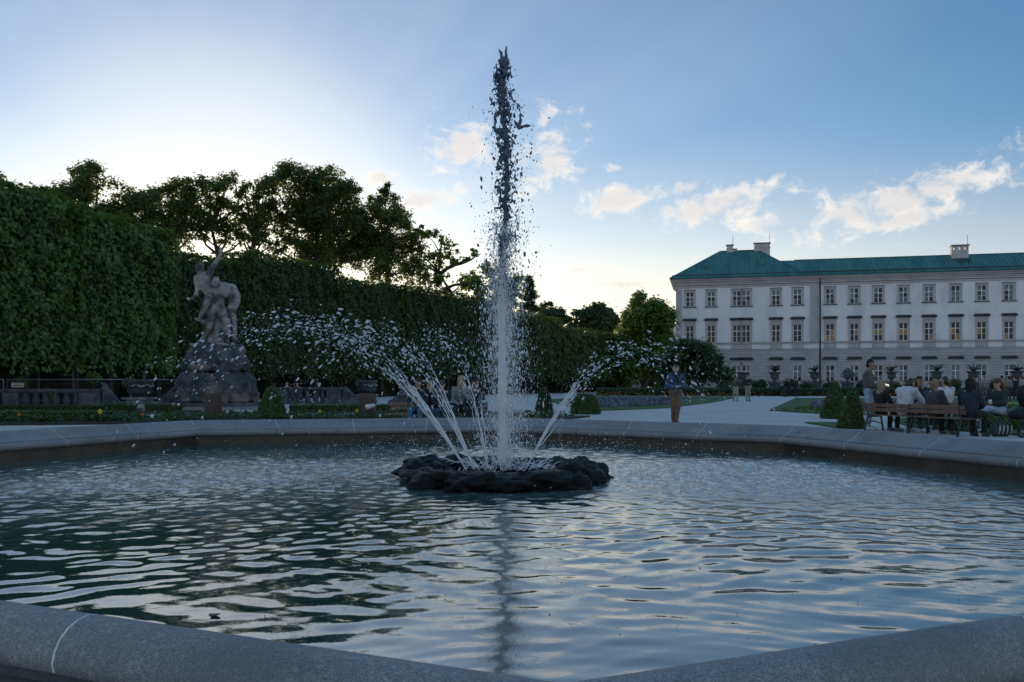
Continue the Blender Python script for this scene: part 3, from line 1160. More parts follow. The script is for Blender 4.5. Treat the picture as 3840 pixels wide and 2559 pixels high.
# ---------------------------------------------------------------- trees
def tree(name, label, Y, x_base, clumps, seed, size=0.24, dens=1.0, trunk_r=0.35, mat=None, group='trees behind the hedge', kind='open', extra_limbs=()):
    """clumps: list of (x, y, r) in picture units giving where the foliage masses stand at depth Y"""
    g3 = random.Random(seed)
    X0 = px(x_base, Y)
    t = empty(name, (X0, Y, 0), 0, label, 'tree', group)
    S = Y / FOC
    C = []
    for x, y, r in clumps:
        C.append((Vector((px(x, Y) - X0, g3.uniform(-1, 1) * r * S * 1.6, pz(y, Y))), r * S * (.96 if Y < 90 else 1)))
    thin = [1.0] * len(C)
    if Y < 90 and kind == 'open':
        for x, y, r in clumps:                     # thin lower growth between crown and hedge
            if y > 500 or r < 17:
                continue
            C.append((Vector((px(x + g3.uniform(-14, 14), Y) - X0, g3.uniform(-2, 2), pz(y + g3.uniform(48, 80), Y))), r * S * .9))
            thin.append(.5)
    top = max(c.z for c, r in C)
    low = min(c.z - r for c, r in C)
    # trunk and limbs
    fork = Vector((g3.gauss(0, .3), 0, max(2.0, low * .75)))
    tr = MB()
    tip = Vector((g3.gauss(0, .5) + sum(c.x for c, r in C) / len(C) * .8, 0, top * .86))
    pts = [Vector((0, 0, 0)), Vector((0.05, 0, fork.z * .5)), fork, fork.lerp(tip, .4) + Vector((g3.gauss(0, .4), g3.gauss(0, .3), 0)), fork.lerp(tip, .75) + Vector((g3.gauss(0, .4), 0, 0)), tip]
    tr.tube(pts, [trunk_r * 1.25, trunk_r, trunk_r * .85, trunk_r * .6, trunk_r * .32, .04], 9)
    tr.build('trunk', M_BARK, t, True)
    LP, LN = [], []
    twigs = MB()
    for (c, r), few in zip(C, thin):
        # nearest place on the trunk below the clump
        best = min(((p, i) for i, p in enumerate(pts[2:5])), key=lambda q: (q[0] - c).length + (3 if q[0].z > c.z else 0))
        s = best[0]
        mid = s.lerp(c, .5) + Vector((g3.gauss(0, .3), g3.gauss(0, .3), -.12 * (c - s).length * g3.uniform(-.2, 1)))
        MB().tube([s, s.lerp(mid, .5), mid, mid.lerp(c, .6) + Vector((g3.gauss(0, .12), 0, 0)), c], [trunk_r * .42, trunk_r * .34, trunk_r * .26, trunk_r * .16, .03], 6).build('limb', M_BARK, t, True)
        n_sub = max(7, int(13 * (r / 1.2)))
        for j in range(n_sub):
            d = Vector((g3.gauss(0, 1), g3.gauss(0, 1), g3.gauss(0.15, .85))).normalized()
            e = c + d * r * g3.uniform(.4, 1.25)
            m_ = c.lerp(e, .5) + Vector((g3.gauss(0, .1), g3.gauss(0, .1), g3.gauss(0, .1))) * r
            twigs.tube([c, m_, e], [.05, .035, .012], 4)
            ns = int(g3.uniform(40, 110) * dens * few * (r / 1.2))
            q = RNG.normal(0, 1, (ns, 3)) * np.array([.26, .26, .19]) * r * g3.uniform(.8, 1.4)
            LP.append(q + np.array(e))
            LN.append(q / (np.linalg.norm(q, axis=1)[:, None] + 1e-6) + np.array([0, 0, .4]))
    for limb_pts, rr in extra_limbs:
        pp = [Vector((px(x, Y) - X0, 0, pz(y, Y))) for x, y in limb_pts]
        MB().tube(pp, [rr * (1 - .75 * i / (len(pp) - 1)) for i in range(len(pp))], 7).build('limb', M_BARK, t, True)
    tw = twigs.build('twigs', M_BARK, t, True)
    tw['kind'] = 'stuff'
    P, Nn = np.concatenate(LP), np.concatenate(LN)
    v, f = leaves(P, Nn, size, .9, .35)
    link_mesh('crown', np_mesh('crown', v, f, mat or M_LEAF_TREE), t)
    return t


tree('leafy_tree', 'low round tree crown peeping over the hedge at the left edge', 74, 40, [(10, 428, 26), (60, 440, 26), (105, 450, 24), (140, 468, 26), (30, 470, 30)], 21)
tree('leafy_tree', 'broad dark tree behind the left hedge with a domed crown', 76, 215, [(165, 425, 30), (205, 412, 30), (248, 420, 30), (285, 450, 28), (150, 465, 32), (215, 455, 40), (262, 485, 34), (120, 455, 22), (190, 500, 36), (300, 480, 24), (290, 520, 26)], 22, dens=1.25)
tree('leafy_tree', 'dense dark tree between the domed tree and the slender ones', 78, 390, [(350, 440, 28), (385, 425, 28), (420, 425, 28), (365, 480, 34), (410, 475, 36), (445, 460, 26), (340, 510, 34), (390, 525, 36), (435, 520, 32), (320, 470, 26), (455, 430, 20), (458, 490, 22), (310, 500, 24)], 23, dens=1.0)
tree('leafy_tree', 'airy tree with a flat leafy top and sky showing between its limbs', 80, 500, [(475, 425, 24), (505, 415, 26), (535, 422, 22), (480, 465, 22), (522, 470, 22), (498, 520, 24), (462, 535, 20), (530, 525, 18), (505, 450, 20), (545, 490, 16), (475, 500, 18), (515, 550, 20), (452, 445, 18), (552, 440, 18), (545, 545, 18)], 24, dens=.8)
tree('leafy_tree', 'thin open tree right behind the raised statue arm', 80, 580, [(565, 435, 20), (590, 432, 20), (605, 470, 20), (560, 480, 18), (580, 530, 22), (555, 545, 18), (612, 520, 18), (585, 465, 18), (600, 495, 18), (570, 505, 16), (600, 548, 18), (585, 560, 16), (625, 450, 20), (618, 560, 18), (575, 450, 18)], 25, dens=.75)
tree('leafy_tree', 'tallest big tree with the highest crown behind the hedge', 82, 730, [(640, 410, 28), (675, 405, 30), (715, 412, 32), (755, 412, 30), (640, 440, 28), (690, 440, 38), (745, 445, 44), (785, 450, 30), (650, 490, 28), (705, 500, 40), (760, 500, 48), (805, 480, 36), (770, 560, 48), (720, 560, 34), (830, 540, 40), (660, 545, 22), (815, 590, 36), (815, 445, 24), (690, 590, 26), (640, 575, 18)], 26, dens=1.15, trunk_r=.5)
tree('leafy_tree', 'dark ivy covered tree with a narrow peak beside the tallest tree', 84, 875, [(882, 440, 20), (872, 470, 26), (905, 475, 24), (850, 510, 34), (895, 520, 36), (930, 510, 24), (860, 570, 40), (910, 570, 40), (945, 555, 28), (885, 620, 40), (930, 615, 34), (955, 530, 16)], 27, dens=1.2)
tree('leafy_tree', 'sparse old tree with bare crooked branches reaching right', 86, 1010, [(985, 545, 18), (1015, 552, 18), (1035, 575, 16), (965, 600, 20), (1000, 600, 22), (1045, 600, 14), (980, 640, 22), (1020, 640, 20), (955, 575, 14), (1060, 645, 18), (1090, 585, 9), (1075, 598, 8)], 28, size=.30, dens=.55, mat=M_LEAF_BRIGHT, trunk_r=.3,
     extra_limbs=[([(1005, 660), (1012, 630), (1035, 612), (1062, 606), (1083, 597), (1098, 585)], .22), ([(1020, 665), (1045, 655), (1080, 652), (1112, 655)], .2), ([(1000, 650), (1002, 610), (1012, 575), (1018, 548)], .2)])
tree('leafy_tree', 'low bright green tree half hidden behind the water column', 92, 1130, [(1085, 650, 22), (1130, 628, 20), (1150, 650, 26), (1105, 672, 22), (1180, 655, 22), (1165, 690, 26)], 29, size=.34, dens=.9, mat=M_LEAF_BRIGHT)
tree('leafy_tree', 'small dark treetop over the hedge right of the water column', 130, 1275, [(1255, 712, 16), (1285, 722, 14), (1270, 735, 18), (1300, 735, 10)], 30, size=.45, dens=1.2, mat=M_LEAF_DARK)
tree('leafy_tree', 'dark spreading tree far behind the end of the hedge', 165, 1370, [(1340, 735, 20), (1368, 725, 20), (1395, 735, 18), (1325, 752, 16), (1410, 752, 16), (1370, 755, 24)], 31, size=.6, dens=1.6, mat=M_LEAF_DARK)
tree('leafy_tree', 'big bright green chestnut tree beside the palace corner', 118, 1480, [(1475, 715, 26), (1455, 745, 32), (1500, 735, 32), (1520, 765, 26), (1435, 790, 28), (1480, 785, 44), (1525, 805, 28), (1450, 835, 34), (1500, 840, 40), (1530, 850, 24)], 32, size=.42, dens=2.2, mat=M_LEAF_BRIGHT, trunk_r=.45)
tree('leafy_tree', 'low spreading dark tree in front of the palace wall', 95, 1600, [(1560, 815, 28), (1590, 805, 26), (1620, 815, 28), (1650, 845, 22), (1570, 850, 34), (1610, 850, 34), (1545, 870, 24), (1640, 870, 24), (1665, 860, 12)], 33, size=.36, dens=2.0, mat=M_LEAF_DARK)

# the conifer beside the jet
con = empty('conifer', (px(1215, 120), 120, 0), 0, 'dark ragged conifer standing right of the water column', 'tree')
zt = pz(638, 120)
MB().tube([(0, 0, 0), (0, 0, zt * .5), (0, 0, zt)], [.35, .2, .03], 8).build('trunk', M_BARK, con, True)
LP, LN = [], []
gg = random.Random(8)
br = MB()
zz = 4.0
while zz < zt:
    k = (zt - zz) / (zt - 4)
    for j in range(4):
        a = gg.uniform(0, 6.28)
        L = (0.35 + 3.6 * k) * gg.uniform(.55, 1.1)
        e = Vector((math.cos(a) * L, math.sin(a) * L, zz + gg.uniform(-.1, .5)))
        br.tube([(0, 0, zz - .3), e * .5 + Vector((0, 0, (zz - .3) * .5)), e], [.06, .04, .015], 4)
        for s in np.linspace(.3, 1, 6):
            q = RNG.normal(0, .2, (26, 3)) * np.array([1, 1, .55])
            LP.append(q + np.array([e.x * s, e.y * s, zz - .3 + (e.z - zz + .3) * s]))
            LN.append(q + np.array([0, 0, .3]))
    zz += .42
br.build('branches', M_BARK, con, True)['kind'] = 'stuff'
v, f = leaves(np.concatenate(LP), np.concatenate(LN), .34, .9, .2, .4)
link_mesh('crown', np_mesh('crown', v, f, M_LEAF_DARK), con)


# ---------------------------------------------------------------- beds, low hedges and topiary
patch('lawn', [(3.4, 36.0), (7.4, 40.5), (12.6, 52.5), (18.0, 68), (20.0, 76), (8.2, 78), (2.2, 60)], 0, M_GRASS, .05, 'curved lawn with flower bands left of the gravel path')
patch('lawn', [(11.4, 37.0), (12.2, 32.6), (16, 29.5), (25, 25.5), (40, 29), (46, 50), (44, 68), (23, 67.8)], 0, M_GRASS, .05, 'lawn with flower bands right of the gravel path')
patch('lawn', [(-30, 33.0), (-9.0, 33.0), (-3.0, 33.0), (-1.5, 36.5), (-12, 36.2), (-30, 36.2)], 0, M_GRASS, .03, 'narrow grass strip in front of the balustrade')
patch('planting_bed', [(-22, 22.0), (-12.0, 24.5), (-7.0, 26.0), (-2.5, 26.0), (1.5, 27.0), (2.8, 30), (-22, 30)], 0, M_SOIL, .06, 'dark planting bed beyond the left basin rim')
patch('lawn', [(10.9, 22.9), (11.7, 19.2), (15, 17.2), (30, 20), (27, 25), (16, 28.6), (12.6, 28)], 0, M_GRASS, .05, 'near strip of lawn right behind the bench')
patch('grass_verge', [(8.7, 22.4), (9.6, 22.2), (9.9, 25.3), (8.9, 25.4)], 0, M_GRASS, .04, 'small grass verge round the right topiary cones')


def ground_cover(name, label, poly, n, zlo, zhi, size, mat, clump=0.5, seed=0):
    """many small leaves over a polygon"""
    xs = [p[0] for p in poly]
    ys = [p[1] for p in poly]
    P = np.c_[RNG.uniform(min(xs), max(xs), n * 2), RNG.uniform(min(ys), max(ys), n * 2)]
    ins = np.zeros(len(P), bool)
    j = len(poly) - 1
    for i in range(len(poly)):
        xi, yi = poly[i]
        xj, yj = poly[j]
        c = ((yi > P[:, 1]) != (yj > P[:, 1])) & (P[:, 0] < (xj - xi) * (P[:, 1] - yi) / (yj - yi + 1e-12) + xi)
        ins ^= c
        j = i
    P = P[ins]
    k = wave_noise(np.c_[P, P[:, :1] * 0], 3.0, seed + 5)
    P = P[RNG.random(len(P)) < 0.5 + clump * k]
    z = zlo + (zhi - zlo) * RNG.random(len(P))
    v, f = leaves(np.c_[P, z], np.tile(np.array([0, 0, 1.]), (len(P), 1)), size, .8, 0)
    o = link_mesh(name, np_mesh(name, v, f, mat))
    return tag(o, label, 'flowers' if 'flower' in name else 'plants', None, 'stuff')


def flower_mat(name, a, b):
    return leaf_material(name, a, b, .2, a, .7)


M_PURPLE = flower_mat('purple_petal', (0.07, 0.065, 0.10), (0.34, 0.31, 0.42))
M_YELLOW = flower_mat('yellow_petal', (0.55, 0.38, 0.02), (0.75, 0.6, 0.05))
M_WARM = flower_mat('orange_petal', (0.4, 0.06, 0.02), (0.6, 0.2, 0.03))
M_WHITE = flower_mat('white_petal', (0.5, 0.5, 0.52), (0.7, 0.7, 0.72))
ground_cover('flower_band', 'front band of purple flowers on the left lawn', [(4.0, 38.5), (7.2, 42.0), (10.6, 50), (8.5, 50), (4.4, 43)], 5200, .06, .28, .11, M_PURPLE, .35, 1)
ground_cover('flower_band', 'rear band of purple flowers on the left lawn', [(4.6, 48), (9.0, 53), (13.5, 62), (10, 62), (4.6, 56)], 4500, .06, .28, .13, M_PURPLE, .35, 2)
ground_cover('flower_band', 'purple flower bed on the right lawn beside the cones', [(13.2, 36.6), (17, 34.2), (21, 34.5), (21, 44), (16.5, 46)], 4600, .06, .30, .12, M_PURPLE, .3, 3)
ground_cover('flower_band', 'purple flower bed behind the seated people', [(14.0, 26.6), (22, 24.8), (26, 31), (16, 33)], 4500, .06, .35, .11, M_PURPLE, .3, 4)
ground_cover('flower_band', 'thin line of orange flowers far in front of the palace', [(6, 80), (26, 79), (60, 70), (60, 71.5), (26, 80.2), (6, 81.2)], 3800, .05, .4, .2, M_WARM, .2, 5)
ground_cover('flower_band', 'thin line of yellow flowers far in front of the palace', [(6, 82), (26, 81), (60, 72), (60, 74), (26, 82.6), (6, 83.4)], 3800, .05, .45, .2, M_YELLOW, .2, 6)
ground_cover('bedding_plants', 'low leafy bedding plants along the left basin rim', [(-21, 22.6), (-12.0, 24.8), (-7.0, 26.2), (-2.5, 26.2), (1.2, 27.2), (2.4, 29.5), (-21, 29.5)], 15000, .04, .26, .13, M_LEAF_DARK, .3, 7)
ground_cover('flower_border', 'leafy flower border on the near lawn behind the bench', [(11.4, 24.6), (12.6, 20.4), (17, 18.8), (24, 21), (20, 25), (13, 27)], 9000, .06, .42, .13, M_LEAF_BOX, .4, 9)
ground_cover('lawn_grass', 'grass blades on the lawn behind the bench', [(11.6, 36.6), (12.3, 32.8), (16, 29.8), (25, 26), (36, 30), (30, 40), (22, 50)], 16000, .03, .13, .16, leaf_material('grass_blade', (.03, .085, .012), (.07, .15, .025), .2), .2, 8)


def pansy(x, Y, z, mat, label, r=.045):
    """one blossom standing out of the bed"""
    p = empty('blossom', (px(x, Y), Y, 0.05), 0, label, 'flower')
    MB().tube([(0, 0, 0), (.01, 0, z * .5), (0, 0, z - .05)], .008, 5).build('stem', M_LEAF_BOX, p)
    for k in range(5):
        a = 2 * math.pi * k / 5 + .3
        m = MB().capsule((math.cos(a) * r * .35, -.02, z - .05 + math.sin(a) * r * .35), (math.cos(a) * r * .75, -.01, z - .05 + math.sin(a) * r * .75), r * .35, r * .45, 8, ((0, 1, 0), .25))
        m.build('petal', mat, p, True)


pansy(230, 24.6, .38, M_YELLOW, 'yellow blossom in front of the left box hedge', .065)
pansy(327, 25.0, .27, M_WARM, 'small orange blossom in the left planting bed')
pansy(44, 23.6, .33, M_WARM, 'small orange blossom nearest the left edge')
pansy(735, 27.0, .30, M_YELLOW, 'yellow blossom right of the left topiary cone', .05)
pansy(820, 27.2, .32, M_YELLOW, 'yellow blossom beside the right litter bin', .05)
pansy(350, 24.6, .24, M_WHITE, 'white blossom tuft in the left planting bed', .05)


def box_hedge(label, x0, x1, Y, depth, h, seed, tilt=0.0):
    X0, X1 = px(x0, Y), px(x1, Y)
    b = empty('box_hedge', (X0, Y, 0), 0, label, 'low hedge', 'low box hedges beyond the basin')
    L = X1 - X0
    n = int(700 * (L * h + L * depth + depth * h * 2))
    P, Nn = [], []
    for cnt, f, nr in ((L * h, lambda u: np.c_[u[:, 0] * L, u[:, 0] * 0, u[:, 1] * h], (0, -1, 0)), (L * depth, lambda u: np.c_[u[:, 0] * L, u[:, 1] * depth, u[:, 0] * 0 + h], (0, 0, 1)),
                       (depth * h, lambda u: np.c_[u[:, 0] * 0 + L, u[:, 1] * depth, u[:, 0] * h], (1, 0, 0))):
        u = RNG.random((int(420 * cnt) + 10, 2))
        P.append(f(u))
        Nn.append(np.tile(np.array(nr, float), (len(u), 1)))
    P, Nn = np.concatenate(P), np.concatenate(Nn)
    P = P + Nn * (wave_noise(P, 7, seed) * .03 - RNG.random(len(P)) * .05)[:, None]
    v, f = leaves(P, Nn, .07, .9, .1)
    link_mesh('foliage', np_mesh('foliage', v, f, M_LEAF_BOX), b)
    MB().box(.04, L - .04, .04, depth - .04, 0, h - .05).build('inner_growth', M_CORE, b)


box_hedge('near low box hedge at the left edge behind the rim', -60, 238, 25.4, .9, .36, 1)
box_hedge('low box hedge between the left balustrade and the statue base', 232, 404, 34.0, .8, .36, 2)
box_hedge('low box hedge under the left balustrade', -60, 225, 34.3, .7, .30, 3)
box_hedge('low box hedge right of the left topiary cone', 662, 828, 33.5, .8, .36, 4)
box_hedge('low box hedge right of the slatted litter bin', 848, 960, 33.5, .8, .36, 5)


def cone(label, x, Y, h, r, seed, top=.06, power=.8, mat=None):
    t = empty('topiary_cone', (px(x, Y), Y, 0), 0, label, 'topiary', 'clipped topiary by the basin')
    n = int(3400 * r * h / .5)
    u = RNG.random(n) ** 1.0
    z = 0.04 + (h - .04) * (1 - np.sqrt(1 - u * .995))
    rr = top + (r - top) * (1 - z / h) ** power
    rr = np.minimum(rr, r * .9 + z * .9)
    a = RNG.uniform(0, 6.283, n)
    P = np.c_[rr * np.cos(a), rr * np.sin(a), z]
    Nn = np.c_[np.cos(a), np.sin(a), np.full(n, .35)]
    P = P + Nn * (wave_noise(P, 8, seed) * .022 - RNG.random(n) * .05)[:, None]
    v, f = leaves(P, Nn, .06, .9, .1)
    link_mesh('foliage', np_mesh('foliage', v, f, mat or M_LEAF_BOX), t)
    prof = [(max(.01, (top + (r - top) * (1 - zz / h) ** power) - .06), zz) for zz in np.linspace(0.0, h - .05, 9)]
    MB().lathe(prof, seg=12).build('inner_growth', M_CORE, t, True)


cone('larger clipped yew cone right of the gravel path, left of its twin', 1918, 28.8, 1.36, .50, 1)
cone('clipped yew cone nearest the bench end', 1957, 22.4, 1.08, .40, 2)
cone('clipped yew cone right of the statue', 625, 27.7, 1.17, .56, 3, .1)
cone('rounded clipped bush right of the rightmost water jet', 1345, 33, .86, .62, 4, .25, .45)
cone('narrow dark clipped bush behind the falling water', 1250, 29.5, 1.15, .36, 5, .1, .6, M_LEAF_DARK)

# ---------------------------------------------------------------- palace
PY, PX = 130.0, 25.5
PD = Vector((47.4, -11.0)).normalized()
PROT = math.atan2(PD.y, PD.x)
palace = empty('palace', (PX, PY, 0), PROT, 'long white three-storey palace with a green copper hip roof', 'building')


def pu(xt):
    """distance along the palace front of a column given in the 3840 wide picture"""
    k = (xt - 1920) / 1.632 / FOC
    return (k * PY - PX) / (PD.x - k * PD.y)


def plaster():
    m = bpy.data.materials.new('white_plaster')
    m.use_nodes = True
    N = Nodes(m.node_tree)
    vec = N.new('ShaderNodeTexCoord').outputs['Object']
    mp = N.new('ShaderNodeMapping')
    N.put(mp.inputs[0], vec)
    mp.inputs[3].default_value = (1, 1, .35)
    big = N.noise(mp.outputs[0], .32, 6, .62)
    fine = N.noise(vec, 3.0, 5, .6)
    c = N.mix(N.ramp(big, .42, .72), (.70, .70, .70), (.50, .50, .505))
    c = N.mix(N.math('MULTIPLY', N.ramp(fine, .4, .7), .35), c, (.58, .58, .58))
    b = N.new('ShaderNodeBsdfPrincipled')
    N.put(b.inputs['Base Color'], c)
    b.inputs['Roughness'].default_value = .9
    bn = N.new('ShaderNodeBump')
    bn.inputs['Strength'].default_value = .2
    bn.inputs['Distance'].default_value = .02
    N.put(bn.inputs['Height'], fine)
    N.t.links.new(bn.outputs[0], b.inputs['Normal'])
    o = N.new('ShaderNodeOutputMaterial')
    N.t.links.new(b.outputs[0], o.inputs[0])
    return m


def copper():
    m = bpy.data.materials.new('green_copper')
    m.use_nodes = True
    N = Nodes(m.node_tree)
    vec = N.new('ShaderNodeTexCoord').outputs['Object']
    mp = N.new('ShaderNodeMapping')
    N.put(mp.inputs[0], vec)
    mp.inputs[3].default_value = (1.6, .25, .25)
    f = N.noise(mp.outputs[0], .8, 5, .6)
    c = N.mix(N.ramp(f, .35, .7), (.03, .12, .112), (.055, .17, .155))
    c = N.mix(N.math('MULTIPLY', N.ramp(N.noise(vec, .35, 4), .5, .75), .5), c, (.02, .08, .078))
    b = N.new('ShaderNodeBsdfPrincipled')
    N.put(b.inputs['Base Color'], c)
    b.inputs['Roughness'].default_value = .6
    o = N.new('ShaderNodeOutputMaterial')
    N.t.links.new(b.outputs[0], o.inputs[0])
    return m


M_PLASTER = plaster()
M_COPPER = copper()
M_TRIM = material('lilac_grey_trim', (.43, .41, .41), (.35, .335, .335), .8, .9, .2, 8)
M_TRIM_DARK = material('dark_sheet_metal', (.018, .02, .024), (.035, .037, .04), 2, .55)
M_FRAME = material('white_window_paint', (.78, .78, .77), (.66, .66, .66), 3, .5)
M_RUST = material('rusticated_stone', (.41, .40, .40), (.34, .33, .33), .6, .9, .2, 10)


def glass_mat(name, col, rough=.06):
    m = bpy.data.materials.new(name)
    m.use_nodes = True
    N = Nodes(m.node_tree)
    pos = N.new('ShaderNodeNewGeometry').outputs['Position']
    b = N.new('ShaderNodeBsdfPrincipled')
    b.inputs['Base Color'].default_value = col + (1,)
    b.inputs['Roughness'].default_value = rough
    b.inputs['IOR'].default_value = 1.38
    bn = N.new('ShaderNodeBump')
    bn.inputs['Strength'].default_value = .5
    bn.inputs['Distance'].default_value = .05
    N.put(bn.inputs['Height'], N.noise(pos, 1.1, 2))
    N.t.links.new(bn.outputs[0], b.inputs['Normal'])
    o = N.new('ShaderNodeOutputMaterial')
    N.t.links.new(b.outputs[0], o.inputs[0])
    return m


M_GLASS = glass_mat('dark_glass', (.012, .014, .018))
M_GLASS_C = glass_mat('curtained_glass', (.10, .135, .16))
M_GLASS_W = glass_mat('warm_reflection_glass', (.34, .17, .05))  # warm sky reflection painted as the colour of the pane

P_LEN = 62.0
PAV = 18.9
cols = [pu(x) for x in (2587, 2667)] + [pu(2763), pu(2798)] + [pu(x) for x in (2910, 2991, 3113, 3204, 3294, 3388, 3484, 3584, 3682, 3784)]
step = cols[-1] - cols[-2]
k = 1
while cols[-1] + step < P_LEN - 2:
    cols.append(cols[-1] + step)
ROWS = [  # bottom, top, opening width, hood z
    (1.45, 3.95, 1.22, 4.85), (7.50, 10.15, 1.22, 10.95), (13.10, 15.40, 1.22, None)]
opens = []
for u in cols:
    for r, (b, t, w, hz) in enumerate(ROWS):
        opens.append((u - w / 2, u + w / 2, b, t))


def facade():
    """front wall with real openings, in plaster above and stone below"""
    us = sorted(set([0.0, P_LEN] + [round(v, 4) for o in opens for v in o[:2]]))
    for part, z0, z1, mat, yy in (('upper_wall', 6.35, 17.0, M_PLASTER, 0.0), ('ground_wall', 0.0, 6.35, M_RUST, -.06)):
        ops = [o for o in opens if o[2] >= z0 and o[3] <= z1]
        zs = sorted(set([z0, z1] + [v for o in ops for v in o[2:]]))
        m = MB()
        for i in range(len(us) - 1):
            for j in range(len(zs) - 1):
                uc, zc = (us[i] + us[i + 1]) / 2, (zs[j] + zs[j + 1]) / 2
                if any(o[0] < uc < o[1] and o[2] < zc < o[3] for o in ops):
                    continue
                m.add([(us[i], yy, zs[j]), (us[i + 1], yy, zs[j]), (us[i + 1], yy, zs[j + 1]), (us[i], yy, zs[j + 1])], [(0, 1, 2, 3)])
        for a, b, c, d in ops:
            m.add([(a, yy, c), (a, yy + .34, c), (a, yy + .34, d), (a, yy, d)], [(0, 1, 2, 3)])
            m.add([(b, yy, c), (b, yy + .34, c), (b, yy + .34, d), (b, yy, d)], [(3, 2, 1, 0)])
            m.add([(a, yy, d), (a, yy + .34, d), (b, yy + .34, d), (b, yy, d)], [(0, 1, 2, 3)])
            m.add([(a, yy, c), (a, yy + .34, c), (b, yy + .34, c), (b, yy, c)], [(3, 2, 1, 0)])
        m.build(part, mat, palace)
    # side, back and inside
    s = MB()
    s.add([(0, 0, 6.35), (0, 14, 6.35), (0, 14, 17.2), (0, 0, 17.2)], [(3, 2, 1, 0)])
    s.add([(0, 14, 0), (P_LEN, 14, 0), (P_LEN, 14, 17.2), (0, 14, 17.2)], [(3, 2, 1, 0)])
    s.add([(P_LEN, 0, 0), (P_LEN, 14, 0), (P_LEN, 14, 17.2), (P_LEN, 0, 17.2)], [(0, 1, 2, 3)])
    s.add([(0, -.06, 0), (0, 14, 0), (0, 14, 6.35), (0, -.06, 6.35)], [(3, 2, 1, 0)])
    s.build('outer_wall', M_PLASTER, palace)
    MB().box(.3, P_LEN - .3, .36, .5, .3, 17).build('room_wall', M_TRIM_DARK, palace)


facade()

# ground floor coursed joints
cj = MB()
z = .6
while z < 6.0:
    segs = [0.0]
    for a, b, c, d in sorted(o for o in opens if o[2] < 5):
        if c - .1 < z < d + .1:
            segs += [a - .3, b + .3]
    segs.append(P_LEN)
    for i in range(0, len(segs) - 1, 2):
        cj.box(segs[i], segs[i + 1], -.068, -.058, z, z + .045)
    z += .42
o = cj.build('stone_joint', material('joint_shadow', (.13, .12, .115), (.10, .095, .09), 2), palace)
o['kind'] = 'stuff'

# shared pieces of the windows
def win_meshes(w, h, rows):
    f = MB()
    y0, y1 = .13, .20
    t = .075
    f.box(-w / 2, -w / 2 + t, y0, y1, 0, h)
    f.box(w / 2 - t, w / 2, y0, y1, 0, h)
    f.box(-w / 2 + t, w / 2 - t, y0, y1, 0, t)
    f.box(-w / 2 + t, w / 2 - t, y0, y1, h - t, h)
    f.box(-.05, .05, y0 - .012, y1 - .01, t, h - t)
    zs = [t + (h - 2 * t) * q for q in rows]
    for i, zz in enumerate(zs):
        k = .05 if i == len(zs) - 1 else .022
        f.box(-w / 2 + t, -.05, y0 + .004, y1 - .012, zz - k, zz + k)
        f.box(.05, w / 2 - t, y0 + .004, y1 - .012, zz - k, zz + k)
    fm = f.mesh('frame', M_FRAME)
    return fm, [0 + t] + zs + [h - t], t


